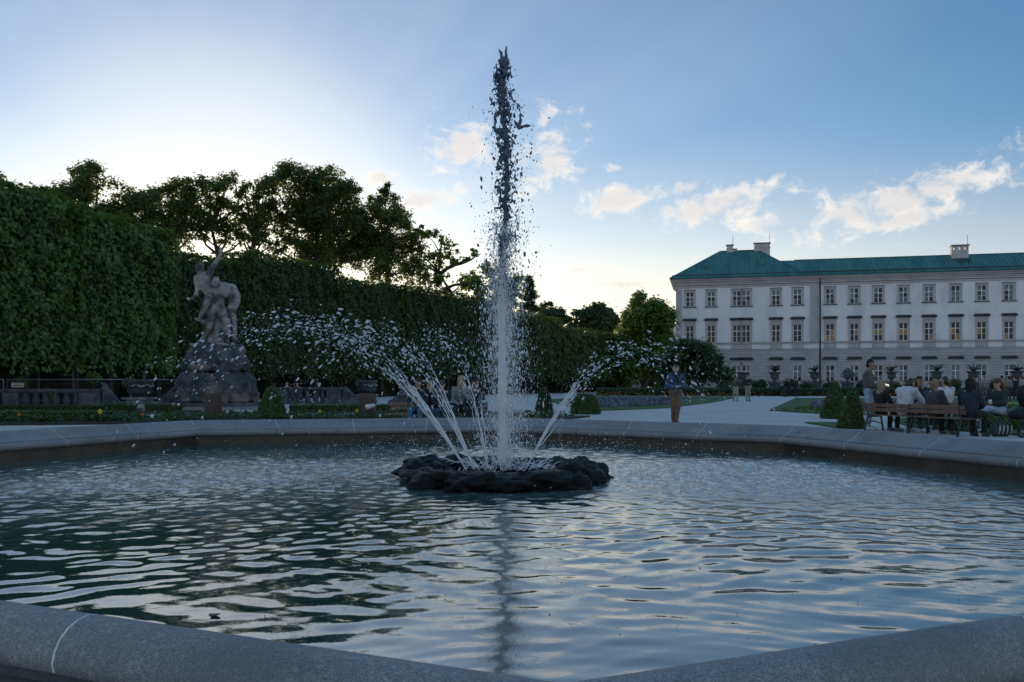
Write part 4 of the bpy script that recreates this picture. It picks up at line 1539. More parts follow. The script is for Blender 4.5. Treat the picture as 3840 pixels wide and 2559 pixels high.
WM = {}
for r, (b, t, w, hz) in enumerate(ROWS):
    WM[r] = win_meshes(w, t - b, (.34, .67))
pane_cache = {}
n_panes = 0
gw = random.Random(4)
for ci, u in enumerate(cols):
    for r, (b, t, w, hz) in enumerate(ROWS):
        h = t - b
        yy = -.06 if r == 0 else 0.0
        s = MB()
        q = .25
        dpt = -.07
        dbl = ci in (2, 3)
        ql = .20 if ci == 3 else q
        qr = .20 if ci == 2 else q
        if r > 0:
            s.box(-w / 2 - ql, -w / 2, dpt, .02, 0, h)
            s.box(w / 2, w / 2 + qr, dpt, .02, 0, h)
            s.box(-w / 2 - ql, w / 2 + qr, dpt - .005, .02, h, h + (.25 if r == 2 else .78))
        else:
            s.box(-w / 2 - .1, -w / 2, -.03, .02, 0, h)
            s.box(w / 2, w / 2 + .1, -.03, .02, 0, h)
            s.box(-.22, .22, -.06, .02, h, h + .7)
            s.box(-.8, -.3, -.03, .02, h + .05, h + .55)
            s.box(.3, .8, -.03, .02, h + .05, h + .55)
        win = s.build('window', M_TRIM if r else M_RUST, palace, loc=(u, yy, b))
        fm, zs, tt = WM[r]
        link_mesh('frame', fm, win)
        if r > 0:
            MB().box(-w / 2 - .38, w / 2 + .38, -.19, -.002, -.13, -.004).build('sill', M_TRIM_DARK if r == 2 else M_TRIM, win)
        if r == 2:
            MB().box(-w / 2 - .30, w / 2 + .30, -.14, -.002, h + .252, h + .32).build('lintel_cap', M_TRIM_DARK, win)
        if hz:
            hw = w / 2 + .47
            z0 = hz - b
            hd = MB()
            hd.loft([[(-hw + .12, -.30, z0 - .05), (hw - .12, -.30, z0 - .05), (hw - .12, -.002, z0 - .05), (-hw + .12, -.002, z0 - .05)],
                     [(-hw, -.42, z0 + .06), (hw, -.42, z0 + .06), (hw, -.002, z0 + .06), (-hw, -.002, z0 + .06)],
                     [(-hw, -.42, z0 + .12), (hw, -.42, z0 + .12), (hw, -.002, z0 + .12), (-hw, -.002, z0 + .12)],
                     [(-hw + .18, -.10, z0 + .34), (hw - .18, -.10, z0 + .34), (hw - .18, -.002, z0 + .34), (-hw + .18, -.002, z0 + .34)]])
            hd.build('hood', M_TRIM_DARK, win)
        # panes
        for c in (-1, 1):
            for j in range(3):
                x0, x1 = (.052, w / 2 - tt - .002) if c > 0 else (-w / 2 + tt + .002, -.052)
                kind = gw.random()
                if r == 1:
                    mat = M_GLASS_W if (ci > 5 and kind < .30 and j < 2) else M_GLASS
                elif r == 2:
                    mat = M_GLASS_C if kind < .5 else M_GLASS
                else:
                    mat = M_GLASS_C if kind < .65 else M_GLASS
                key = (r, c, j, mat.name)
                if key not in pane_cache:
                    z0, z1 = zs[j] + .03, zs[j + 1] - .03
                    # a slightly bowed sheet so each one mirrors its own bit of sky
                    pm = MB()
                    pm.box(x0, x1, .160, .166, z0, z1)
                    pane_cache[key] = pm.mesh('pane', mat)
                n_panes += 1
                if n_panes <= 300:
                    po = link_mesh('pane', pane_cache[key], win)
                    cx, cz = (x0 + x1) / 2, (zs[j] + zs[j + 1]) / 2
                    tl = gw.gauss(0, .012)
                    po.rotation_euler = (tl, 0, gw.gauss(0, .012))

# mouldings, pilasters, gutter
def strip(name, z0, z1, out, mat, u0=0.0, u1=P_LEN, back=.0):
    m = MB().box(u0 - (out if u0 == 0 else 0), u1, -out, back, z0, z1)
    m.box(-out, -.003, .001, 14.0 + out, z0, z1)
    m.build(name, mat, palace)


strip('string_course', 7.24, 7.42, .16, M_TRIM)
strip('string_cap', 7.422, 7.455, .21, M_TRIM_DARK)
strip('string_course', 6.20, 6.42, .16, M_TRIM)
strip('string_cap', 6.422, 6.455, .20, M_TRIM_DARK)
prev = 0
for ci, u in enumerate(cols):                       # grey aprons below the first floor windows
    if ci == 3:
        continue
    u1 = cols[3] if ci == 2 else u
    MB().box(u - .86, u1 + .86, -.05, .0, 6.46, 7.235).build('apron', M_TRIM, palace)
strip('architrave', 16.0, 16.32, .12, M_TRIM)
strip('architrave_cap', 16.322, 16.40, .17, M_TRIM_DARK)
strip('cornice', 16.62, 16.9, .22, M_TRIM)
strip('cornice', 16.902, 17.16, .46, M_TRIM)
strip('cornice', 17.162, 17.32, .72, M_TRIM)
strip('gutter', 17.323, 17.46, .84, M_COPPER)
for a, b in ((0.0, .95), (pu(3038), pu(3071))):
    MB().box(a, b, -.10, .0, 7.46, 15.995).build('pilaster', M_TRIM, palace)
    MB().box(a, b, -.15, -.06, .3, 6.19).build('pilaster', M_RUST, palace)
dp = MB().tube([(pu(3075), -.30, 17.3), (pu(3075), -.28, 16.4), (pu(3075), -.26, 0)], .10, 8)
dp.build('downpipe', M_TRIM_DARK, palace, True)

# roofs
def roof():
    e = .95
    ez = 17.465
    # pavilion: hipped
    W, D = PAV, 14.0
    rz = 22.6
    run = 7.0
    A = [(-e, -e, ez), (W + .2, -e, ez), (W + .2, D + e, ez), (-e, D + e, ez)]
    r0, r1 = (run - .2, D / 2, rz), (W - 6.2, D / 2, rz)
    m = MB()
    m.add(A + [r0, r1], [(0, 1, 5, 4), (1, 2, 5), (2, 3, 4, 5), (3, 0, 4)])
    rf = m.build('pavilion_roof', M_COPPER, palace)
    w = MB()
    wz = 20.35
    B = [(W + .202, -e, ez), (P_LEN + e, -e, ez), (P_LEN + e, 9.0, ez), (W + .202, 9.0, ez), (W - 4, 3.9, wz), (P_LEN + e, 3.9, wz)]
    w.add(B, [(0, 1, 5, 4), (2, 3, 4, 5)])
    wf = w.build('wing_roof', M_COPPER, palace)
    # standing seams
    sm = MB()
    def seam(a, b, rad=.035):
        sm.tube([a, b], rad, 4)
    def front_z(u, y, zt, yt):
        return ez + (zt - ez) * (y + e) / (yt + e)
    u = -e + .3
    while u < W:
        # height where the front slope meets the hips
        k = 1.0
        if u < r0[0]:
            k = (u + e) / (r0[0] + e)
        elif u > r1[0]:
            k = (W + .2 - u) / (W + .2 - r1[0])
        k = max(0.02, min(1, k))
        seam((u, -e, ez + .02), (u, -e + (D / 2 + e) * k, ez + (rz - ez) * k + .02))
        u += .62
    s1 = sm
    s1.tube([(-e, -e, ez + .03), (r0[0], r0[1], r0[2] + .03)], .07, 6)
    s1.tube([(r0[0], r0[1], r0[2] + .03), (r1[0], r1[1], r1[2] + .03)], .09, 6)
    s1.tube([(r1[0], r1[1], r1[2] + .03), (W + .2, -e, ez + .03)], .07, 6)
    o = s1.build('standing_seam', M_COPPER, rf)
    o['kind'] = 'stuff'
    sm = MB()
    u = W + .6
    while u < P_LEN:
        sm.tube([(u, -e, ez + .02), (u, 3.9, wz + .02)], .035, 4)
        u += .62
    sm.tube([(W - 1, 3.9, wz + .02), (P_LEN + e, 3.9, wz + .02)], .09, 6)
    o = sm.build('standing_seam', M_COPPER, wf)
    o['kind'] = 'stuff'
    # snow guard low on the slope
    MB().box(-e + .4, P_LEN + .5, -.28, -.20, 17.90, 18.04).build('snow_guard', M_TRIM_DARK, palace)
    # skylights
    for uu, k in ((4.6, .42), (13.0, .46)):
        y = -e + (D / 2 + e) * k
        zz = ez + (rz - ez) * k
        sk = MB()
        sk.loft([[(uu - .45, y - .5, zz - .26), (uu + .45, y - .5, zz - .26), (uu + .45, y + .9, zz + .5), (uu - .45, y + .9, zz + .5)],
                 [(uu - .45, y - .5, zz + .12), (uu + .45, y - .5, zz + .12), (uu + .45, y + .9, zz + .6), (uu - .45, y + .9, zz + .6)]])
        sk.build('skylight', M_COPPER, rf)
    return rf, wf


rf, wf = roof()
M_CHIM = material('chimney_plaster', (.52, .51, .50), (.36, .355, .35), 1.2, .9)


def chimney(parent, u, y, z0, z1, w, d, holes=0, rod=True):
    c = MB()
    if holes:
        c.box(u - w / 2, u + w / 2, y - d / 2, y + d / 2, z0, z1 - .75)
        zb, zt = z1 - .75, z1 - .12
        n = holes
        s = w / n
        for i in range(n):
            a, b = u - w / 2 + i * s, u - w / 2 + (i + 1) * s
            c.box(a, a + s * .27, y - d / 2, y + d / 2, zb, zt)
            c.box(b - s * .27, b, y - d / 2, y + d / 2, zb, zt)
        for i in range(n):
            a, b = u - w / 2 + i * s + s * .27, u - w / 2 + (i + 1) * s - s * .27
            c.box(a, b, y - d / 2, y + d / 2, zt - .12, zt)
    else:
        c.box(u - w / 2, u + w / 2, y - d / 2, y + d / 2, z0, z1 - .12)
        c.box(u - w / 2 - .05, u + w / 2 + .05, y - d / 2 - .05, y + d / 2 + .05, z0 + (z1 - z0) * .68, z0 + (z1 - z0) * .72)
    o = c.build('chimney', M_CHIM, parent)
    MB().box(u - w / 2 - .14, u + w / 2 + .14, y - d / 2 - .14, y + d / 2 + .14, z1 - .118, z1).build('chimney_cap', M_TRIM_DARK, palace)
    if rod:
        MB().tube([(u + w / 2, y, z1), (u + w / 2, y, z1 + 1.5)], .03, 4).build('lightning_rod', M_TRIM_DARK, palace)


chimney(rf, 8.3, 7.0, 21.6, 23.6, .95, .9)
chimney(rf, 9.05, 7.2, 21.6, 22.95, .5, .7, 0, False)
chimney(rf, 13.3, 7.2, 21.2, 23.75, 2.4, 1.0)
uq = pu(3600)
chimney(wf, uq + .8, 3.4, 19.4, 21.75, 2.3, 1.0, 3)
# soot streaks on the copper below the vented chimney
st = MB()
for i in range(9):
    uu = uq + .8 - 1.2 + i * .3
    L = random.uniform(.8, 2.3)
    st.add([(uu - .12, 2.88, 19.75), (uu + .12, 2.88, 19.75), (uu + .03, 2.88 - L, 19.75 - L * .533), (uu - .03, 2.88 - L, 19.75 - L * .533)], [(0, 1, 2, 3)])
o = st.build('soot_stain', M_TRIM_DARK, wf)
o['kind'] = 'stuff'

# ---------------------------------------------------------------- far tower behind the trees
tw = empty('tower_block', (px(1464, 240), 240, 0), R(-20), 'plain dark tower block top above the chestnut tree', 'building')
zt = pz(687, 240)
MB().box(-1.7, 1.7, -1.7, 1.7, 0, zt - .3).build('shaft', material('dull_concrete', (.16, .15, .14), (.12, .115, .11), .5, .9), tw)
MB().box(-1.85, 1.85, -1.85, 1.85, zt - .298, zt).build('parapet', M_TRIM_DARK, tw)
side = empty('low_annex', (px(1528, 170), 170, 0), 0, 'low green roofed annex peeping out left of the palace corner', 'building')
MB().box(-3, 4, 0, 6, 0, pz(752, 170)).build('wall', M_PLASTER, side)
MB().box(-3.3, 4.3, -.3, 6.3, pz(752, 170) + .003, pz(745, 170)).build('roof', M_COPPER, side)


# ---------------------------------------------------------------- urns, railing and shrubs before the palace
def urn(label, x, Y, kind, s=1.0, zb=1.55):
    u = empty('stone_urn', (px(x, Y), Y, 0), 0, label, 'urn', 'stone urns on pedestals before the palace')
    pd = MB().box(-.5 * s, .5 * s, -.5 * s, .5 * s, 0, .3)
    pd.box(-.42 * s, .42 * s, -.42 * s, .42 * s, .302, zb - .16)
    pd.box(-.54 * s, .54 * s, -.54 * s, .54 * s, zb - .158, zb)
    pd.build('pedestal', M_BALUSTER, u)
    if kind == 'lid':
        prof = [(.2, 0), (.22, .06), (.1, .14), (.12, .22), (.36, .45), (.46, .75), (.44, .95), (.34, 1.0), (.42, 1.04), (.42, 1.1), (.36, 1.22), (.2, 1.34), (.05, 1.42), (.02, 1.5)]
    else:
        prof = [(.24, 0), (.26, .08), (.12, .16), (.14, .24), (.38, .42), (.44, .62), (.40, .78), (.5, .92), (.62, .98), (.62, 1.04), (.5, 1.05), (.46, .98)]
    MB().lathe([(r * s, zb + z * s) for r, z in prof], seg=16).build('bowl', M_BALUSTER, u, True)
    if kind == 'lid':
        for sd in (-1, 1):
            MB().tube([(sd * .42 * s, 0, zb + .5 * s), (sd * .62 * s, 0, zb + .55 * s), (sd * .68 * s, 0, zb + .78 * s), (sd * .58 * s, 0, zb + .92 * s), (sd * .44 * s, 0, zb + .88 * s)], .045, 6).build('handle', M_BALUSTER, u, True)
    if kind == 'agave':
        for i in range(13):
            a = 2 * math.pi * i / 13
            ln = random.uniform(.55, .95)
            up_ = random.uniform(.35, 1.1)
            pts = [(0, 0, zb + 1.0 * s), (math.cos(a) * ln * .4, math.sin(a) * ln * .4, zb + 1.0 * s + up_ * .6), (math.cos(a) * ln, math.sin(a) * ln, zb + 1.0 * s + up_ * .75)]
            m = MB().capsule(pts[0], pts[1], .06, .05, 6)
            m.capsule(pts[1], pts[2], .05, .008, 6)
            m.build('agave_leaf', M_LEAF_DARK, u, True)


UR = 86.0
for x, kd, lab in ((1706, 'box', 'squat stone urn on a pedestal left of the walking couple'), (1780, 'bare', 'stone urn with twigs second from the left before the palace'), (1872, 'agave', 'agave urn just left of the palace downpipe'),
                   (1948, 'lid', 'lidded urn with two curled handles between the cone and the standing man'), (2048, 'agave', 'agave urn right of the standing man'),
                   (2153, 'agave', 'agave urn above the woman with pinned-up hair'), (2236, 'agave', 'agave urn left of the woman in profile'), (2337, 'agave', 'agave urn at the right picture edge')):
    urn(lab, x, UR - (x - 1700) * .012, 'agave' if kd in ('agave', 'bare') else kd, 1.0, 1.35)

rl = empty('iron_railing', (px(1540, 88), 88, 0), math.atan2(-8.5, 38), 'black iron railing in front of the palace', 'railing')
LR = 46.0
MB().box(0, LR, -.03, .03, 1.42, 1.48).build('top_rail', M_TRIM_DARK, rl)
MB().box(0, LR, -.03, .03, .22, .28).build('bottom_rail', M_TRIM_DARK, rl)
bars = MB()
x = 0
while x < LR:
    bars.box(x - .013, x + .013, -.013, .013, .05, 1.62)
    x += .17
bars.build('bar', M_TRIM_DARK, rl)['kind'] = 'stuff'
kerb = MB().box(0, LR, -.2, .2, 0, .2)
kerb.build('kerb', M_BALUSTER, rl)


def shrub(label, x, Y, r, h, mat=None, stem=True, group='shrubs before the palace', name='shrub'):
    s = empty(name, (px(x, Y), Y, 0), 0, label, 'shrub', group)
    n = int(900 * r * r / .25)
    p = sphere_points(n) * (RNG.random((n, 1)) ** .4) * np.array([r, r, r * .8])
    p *= (1 + .25 * wave_noise(p, 6 / r, int(x)))[:, None]
    p[:, 2] += h - r * .8
    v, f = leaves(p, p - np.array([0, 0, h - r]), .16, .9, .2)
    link_mesh('foliage', np_mesh('foliage', v, f, mat or M_LEAF_DARK), s)
    MB().tube([(0, 0, 0), (.02, 0, h * .5), (0, 0, h - r * .6)], [.05, .04, .03], 6).build('stem', M_BARK, s)


for x, r, h, lab in ((1745, .75, 1.6, 'round dark shrub right of the walking couple'), (1815, .6, 1.7, 'ball-headed rose bush left of the downpipe'), (1905, .65, 1.4, 'dark shrub behind the larger yew cone'),
                     (1850, .6, 1.3, 'small shrub between two urns left of the downpipe'), (1985, .7, 1.5, 'dark shrub behind the standing man'), (2095, .65, 1.7, 'ball-headed rose bush left of the centre agave urn'), (2190, .8, 1.6, 'dark shrub right of the centre agave urn'),
                     (2290, .8, 1.6, 'dark shrub behind the woman in profile'), (2060, .6, 1.2, 'small dark shrub under the agave urn'), (1660, .7, 1.3, 'dark shrub left of the squat urn'), (2330, .8, 1.5, 'dark shrub at the right picture edge')):
    shrub(lab, x, 83.5 - (x - 1700) * .012, r, h)

# dark parterre border under the railing
bh = empty('border_hedge', (px(1380, 80), 83, 0), 0, 'long dark border hedge along the far end of the garden', 'low hedge')
n = 26000
u = RNG.random((n, 3))
Pb = np.c_[u[:, 0] * 52, u[:, 1] * 1.2 - u[:, 0] * 9, u[:, 2] ** .7 * .75]
v, f = leaves(Pb, np.tile(np.array([0, -1., .6]), (n, 1)), .22, .9, .2)
link_mesh('foliage', np_mesh('foliage', v, f, M_LEAF_DARK), bh)

# ---------------------------------------------------------------- statue on rockwork
SY = 38.0
SX = px(497, SY)
S_Z = 2.97
ped = empty('rockwork_pedestal', (SX, SY, 0), 0, 'massive dark rockwork pedestal under the marble statue', 'pedestal')


def crag(name, prof, seed, rough, voxel=.055):
    m = MB()
    rings = []
    for rx, ry, z, ox in prof:
        rings.append([(ox + rx * math.cos(a), ry * math.sin(a), z) for a in np.linspace(0, 2 * math.pi, 25)[:-1]])
    m.loft(rings)
    g4 = random.Random(seed)
    # boulders carved into the mass
    for _ in range(16):
        a = g4.uniform(0, 6.28)
        rx, ry, z, ox = prof[g4.randrange(1, len(prof) - 1)]
        s = g4.uniform(.16, .34)
        m.capsule((ox + rx * .88 * math.cos(a), ry * .88 * math.sin(a), z - s * .4), (ox + rx * .8 * math.cos(a + .1), ry * .8 * math.sin(a), z + s * .5), s, s * .7, 8)
    return remesh(name, m, M_PEDESTAL, ped, voxel, 1, rough, 2.1)


crag('lower_rock', [(1.82, 1.5, .36, 0), (1.84, 1.5, .5, 0), (1.82, 1.4, .95, .0), (1.74, 1.3, 1.35, -.02), (1.60, 1.2, 1.62, -.04), (1.52, 1.15, 1.72, -.04)], 4, .20)
crag('upper_rock', [(1.44, 1.12, 1.76, -.04), (1.44, 1.1, 2.0, -.04), (1.36, 1.05, 2.35, -.03), (1.2, .95, 2.7, 0), (1.02, .85, 2.93, .02)], 9, .17)
b0 = MB().box(-1.95, 1.95, -1.55, 1.55, 0, .18)
b0.build('base_step', M_PALE_STONE, ped)
for i in range(5):
    MB().box(-1.9 + i * .76 + .008, -1.9 + (i + 1) * .76 - .008, -1.5, 1.5, .183, .36).build('base_block', M_BALUSTER, ped)

sta = empty('marble_statue', (SX, SY, S_Z), 0, 'weathered marble group of a striding man lifting a figure with raised arm', 'statue')


def sp(x, y, d=0.0):
    """statue point from the enlarged crop the pose was read from"""
    return Vector(((x - 453) / 179.6, d, (890 - y) / 179.6))


def limb(m, pts, rad, d=None):
    P = [sp(p[0], p[1], p[2] if len(p) > 2 else 0) for p in pts]
    for i in range(len(P) - 1):
        m.capsule(P[i], P[i + 1], rad[i] * 1.06, rad[i + 1] * 1.06, 12)


MB().box(-1.0, .95, -.6, .6, -.06, .04).build('plinth', M_STATUE, sta)
man = MB()
man.capsule(sp(462, 440), sp(458, 520), .42, .32, 14, ((0, 1, 0), .72))     # chest to waist
man.capsule(sp(458, 520), sp(460, 605), .32, .34, 14, ((0, 1, 0), .8))      # waist to hips
man.capsule(sp(466, 428, -.1), sp(470, 400, -.3), .15, .14)                           # neck
man.capsule(sp(470, 383, -.34), sp(472, 403, -.36), .165, .145, 14)                      # head
man.capsule(sp(448, 398, -.3), sp(492, 396, -.3), .09, .09)                 # beard and locks
man.capsule(sp(470, 408, -.46), sp(468, 430, -.42), .09, .05)
man.capsule(sp(471, 390, -.5), sp(471, 398, -.52), .03, .04)
for dx in (-14, -5, 5, 14):                                                  # wreath
    man.capsule(sp(472 + dx, 368, -.33), sp(474 + dx * 1.25, 340, -.33), .055, .035)
limb(man, [(500, 620), (556, 712, -.25), (545, 790, -.1), (543, 865, -.05)], [.24, .165, .16, .085])
limb(man, [(543, 868, -.05), (572, 884, -.25)], [.09, .07])
limb(man, [(428, 620), (400, 745, -.1), (365, 790, .1), (335, 838, .12)], [.24, .165, .15, .085])
limb(man, [(335, 840, .12), (318, 868, -.1)], [.09, .07])
limb(man, [(415, 425), (390, 470, -.25), (400, 440, -.35)], [.14, .12, .09])   # arm clasping the lifted figure
limb(man, [(505, 425), (545, 470, -.2), (500, 480, -.38)], [.15, .12, .09])
man.capsule(sp(495, 440), sp(440, 430), .2, .2)
remesh('man_figure', man, M_STATUE, sta, .035, 3, .025, 5)
wom = MB()
wom.capsule(sp(352, 345, -.1), sp(380, 430, -.12), .30, .27, 14, ((0, 1, 0), .8))
wom.capsule(sp(380, 430, -.12), sp(425, 470, -.12), .23, .25, 14)
wom.capsule(sp(345, 335, -.1), sp(318, 298, -.1), .13, .1)
wom.capsule(sp(312, 255, -.1), sp(310, 275, -.12), .165, .14, 14)
wom.capsule(sp(306, 280, -.25), sp(300, 287, -.2), .05, .05)
wom.capsule(sp(322, 245, .03), sp(325, 262, .05), .15, .13)
limb(wom, [(385, 330, -.1), (440, 245, -.1), (488, 165, -.1)], [.16, .115, .07])
limb(wom, [(488, 165, -.1), (496, 132, -.1)], [.08, .085])
for i, (dx, dy) in enumerate(((-9, -30), (-1, -34), (7, -30), (14, -20))):
    limb(wom, [(490 + i * 4, 132, -.1), (496 + dx, 132 + dy, -.12)], [.028, .02])
limb(wom, [(488, 140, -.1), (478, 120, -.15)], [.03, .02])
limb(wom, [(298, 350, -.1), (312, 440, -.15), (300, 495, -.25), (278, 516, -.3)], [.13, .105, .095, .06])
limb(wom, [(278, 516, -.3), (262, 520, -.32)], [.07, .06])
for i, dy in enumerate((-8, 0, 8, 14)):
    limb(wom, [(264, 516 + i * 4, -.32), (240, 516 + dy, -.33)], [.026, .018])
limb(wom, [(425, 470, -.12), (395, 560, -.35), (355, 640, -.25), (315, 690, -.1)], [.21, .15, .11, .07])
limb(wom, [(315, 690, -.1), (295, 680, -.1)], [.08, .06])
remesh('lifted_figure', wom, M_STATUE, sta, .03, 2, .02, 5)
cro = MB()
limb(cro, [(515, 405, .15), (570, 430, .2), (595, 500, .2), (585, 570, .15)], [.17, .22, .24, .22])
limb(cro, [(510, 415, .1), (505, 425, .05)], [.14, .13])
limb(cro, [(560, 440, -.05), (545, 490, -.2), (510, 490, -.3)], [.12, .1, .07])
limb(cro, [(580, 575, .1), (582, 640, .0), (592, 715, .1), (590, 800, .2), (585, 880, .15)], [.2, .15, .11, .1, .1])
remesh('companion_figure', cro, M_STATUE, sta, .035, 3, .025, 5)
drp = MB()
limb(drp, [(425, 560, .05), (410, 640, .1), (385, 720, .2), (345, 705, .3), (300, 685, .3)], [.24, .22, .18, .12, .09])
limb(drp, [(440, 600, .1), (430, 700, .2)], [.22, .2])
limb(drp, [(452, 690, .15), (455, 780, .2), (458, 890, .2)], [.2, .2, .24])
limb(drp, [(420, 800, .2), (400, 880, .2)], [.16, .2])
remesh('drapery_and_stump', drp, M_STATUE, sta, .04, 2, .05, 4)


# ---------------------------------------------------------------- balustrades, scrolls, garden urns
def balustrade(label, xs, Y, x0, x1, piers, z_top=.96):
    b = empty('balustrade', (px(x0, Y), Y, 0), 0, label, 'balustrade', 'stone balustrades either side of the statue')
    o = px(x0, Y)
    L = px(x1, Y) - o
    MB().box(0, L, -.26, .26, z_top - .10, z_top).build('top_rail', M_BALUSTER, b)
    MB().box(0, L, -.20, .20, z_top - .16, z_top - .103).build('rail_moulding', M_BALUSTER, b)
    MB().box(0, L, -.24, .24, 0, .16).build('base_rail', M_BALUSTER, b)
    prof = [(.17, .163), (.17, .22), (.12, .25), (.17, .32), (.19, .40), (.15, .50), (.10, .60), (.09, .66), (.13, .69), (.11, .72), (.15, .76), (.15, z_top - .165)]
    me = MB().lathe(prof, seg=14).mesh('baluster', M_BALUSTER, True)
    for x in xs:
        link_mesh('baluster', me, b, (px(x, Y) - o, 0, 0))
    for a, c in piers:
        pa, pc = px(a, Y) - o, px(c, Y) - o
        MB().box(pa, pc, -.23, .23, .163, z_top - .165).build('pier', M_BALUSTER, b)
        w = (pc - pa)
        MB().box(pa + w * .22, pc - w * .22, -.25, -.225, .28, z_top - .28).build('pier_panel', M_BALUSTER, b)
    return b


balustrade('balustrade with pear-shaped balusters at the left edge', [59.6, 83, 105, 129, 153.5, 177], 38.5, -60, 237, [(-20, 6), (12, 49), (187, 236)], .95)
balustrade('balustrade right of the statue behind the yew cone', [672, 690, 707, 725, 742], 49.0, 640, 790, [(641, 662), (752, 786)], .99)


def scroll(label, x, Y, flip, h=.95, w=1.1):
    """swept end piece of the balustrade with a volute"""
    s = empty('scroll_buttress', (px(x, Y), Y, 0), 0, label, 'balustrade end', 'scrolled ends of the balustrades')
    top = []
    for i in range(13):
        t = i / 12
        top.append((t * w, h * (.10 + .90 * (0.5 + .5 * math.cos(math.pi * t ** .85)))))
    pts = [(0, 0)] + [(-.0, h)] + top + [(w, 0)]
    m = MB()
    f = -1 if flip else 1
    m.loft([[(f * a, -.22, z) for a, z in pts], [(f * a, .22, z) for a, z in pts]])
    m.build('buttress', M_BALUSTER, s)
    e = MB()
    sp_pts = []
    for i in range(26):
        a = i * .52
        r = .26 * (1 - i / 30)
        sp_pts.append((f * (.30 + r * math.cos(a)), -.235, h * .52 + r * math.sin(a)))
    e.tube(sp_pts, .03, 6)
    e.build('volute', M_BALUSTER, s, True)
    cp = MB()
    cp.tube([(f * a, 0, z + .02) for a, z in top], .10, 8)
    cp.build('coping', M_BALUSTER, s, True)


scroll('scrolled balustrade end left of the squat urn', 240, 38.5, False)
scroll('scrolled balustrade end between the squat urn and the statue base', 404, 38.5, True)
scroll('scrolled balustrade end behind the yew cone, facing right', 790, 49, False)
scroll('scrolled balustrade end nearest the seated group', 935, 49, True)


def garden_urn(label, x, Y, s=1.0):
    u = empty('garden_urn', (px(x, Y), Y, 0), 0, label, 'urn', 'squat garden urns between the balustrades')
    p = MB().box(-.55 * s, .55 * s, -.55 * s, .55 * s, 0, .22)
    p.box(-.46 * s, .46 * s, -.46 * s, .46 * s, .223, .46)
    p.box(-.60 * s, .60 * s, -.60 * s, .60 * s, .463, .56)
    p.build('pedestal', M_PALE_STONE, u)
    MB().lathe([(.34 * s, .563), (.36 * s, .62), (.22 * s, .66), (.48 * s, .72), (.58 * s, .85), (.52 * s, 1.0), (.56 * s, 1.18), (.64 * s, 1.32), (.66 * s, 1.40), (.60 * s, 1.41), (.55 * s, 1.3)], seg=22).build('bowl', M_PEDESTAL, u, True)
    for k in range(8):
        a = 2 * math.pi * k / 8 + .2
        pts = [(.60 * s * math.cos(a + q), .60 * s * math.sin(a + q), 1.16 - .10 * math.sin(math.pi * (q / .7))) for q in np.linspace(0, .7, 6)]
        MB().tube(pts, [.02, .05, .06, .06, .05, .02], 6).build('garland', M_STATUE, u, True)


garden_urn('squat stone urn with garlands left of the statue', 321, 39.2)
garden_urn('squat stone urn on a pale pedestal right of the statue', 843, 50.5, 1.0)

# carved bird-like finial on the left balustrade end
fin = MB()
fin.capsule((0, 0, 0), (0, 0, .12), .16, .1)
fin.capsule((0, 0, .16), (-.1, 0, .24), .1, .07)
fin.capsule((-.1, 0, .24), (-.2, 0, .22), .05, .02)
fin.capsule((.05, 0, .14), (.22, 0, .06), .09, .03)
fo = remesh('finial', fin, M_BALUSTER, None, .02, 1, loc=(px(240, 38.5), 38.5, .97))
tag(fo, 'small carved finial on the end of the left balustrade', 'finial')

# temporary mesh fence behind the balustrade
M_GALV = material('galvanised_tube', (.32, .33, .35), (.22, .23, .25), 5, .45, metal=.6)
M_WIRE = material('thin_wire', (.10, .105, .11), (.08, .085, .09), 5, .5, metal=.5)
FY = 40.2
for i, (a, b, lab) in enumerate(((-90, 8, 'mesh fence panel cut by the left picture edge'), (16, 313, 'long mesh fence panel behind the left balustrade'), (318, 553, 'mesh fence panel behind the squat urn'))):
    f = empty('fence_panel', (px(a, FY), FY, 0), 0, lab, 'fence', 'temporary mesh fence panels')
    L = px(b, FY) - px(a, FY)
    MB().tube([(0, 0, .1), (0, 0, 1.40), (L, 0, 1.40), (L, 0, .1)], .021, 6).build('frame', M_GALV, f, True)
    w = MB()
    x = .12
    while x < L - .05:
        w.box(x - .002, x + .002, -.002, .002, .12, 1.38)
        x += .12
    for z in np.linspace(.3, 1.2, 5):
        w.box(.02, L - .02, -.006, -.003, z - .002, z + .002)
    w.build('wire_mesh', M_WIRE, f)['kind'] = 'stuff'
    for e in (0, L):
        MB().box(e - .2, e + .2, -.12, .12, 0, .12).build('foot', M_BALUSTER, f)
n = MB()
sx0, sx1 = px(27, FY), px(57, FY)
n.box(-.29, .29, -.03, -.024, 1.03, 1.24)
no = n.build('notice_sign', material('notice_white', (.62, .60, .60), (.55, .54, .54), 3, .6), None, loc=(px(41, FY), FY, 0))
tag(no, 'small white notice with two red lines on the mesh fence', 'sign')
for z0, z1 in ((1.17, 1.20), (1.07, 1.13)):
    MB().box(-.23, .23, -.0335, -.0305, z0, z1).build('printed_line', material('notice_red', (.30, .05, .06), (.25, .05, .06), 3), no)

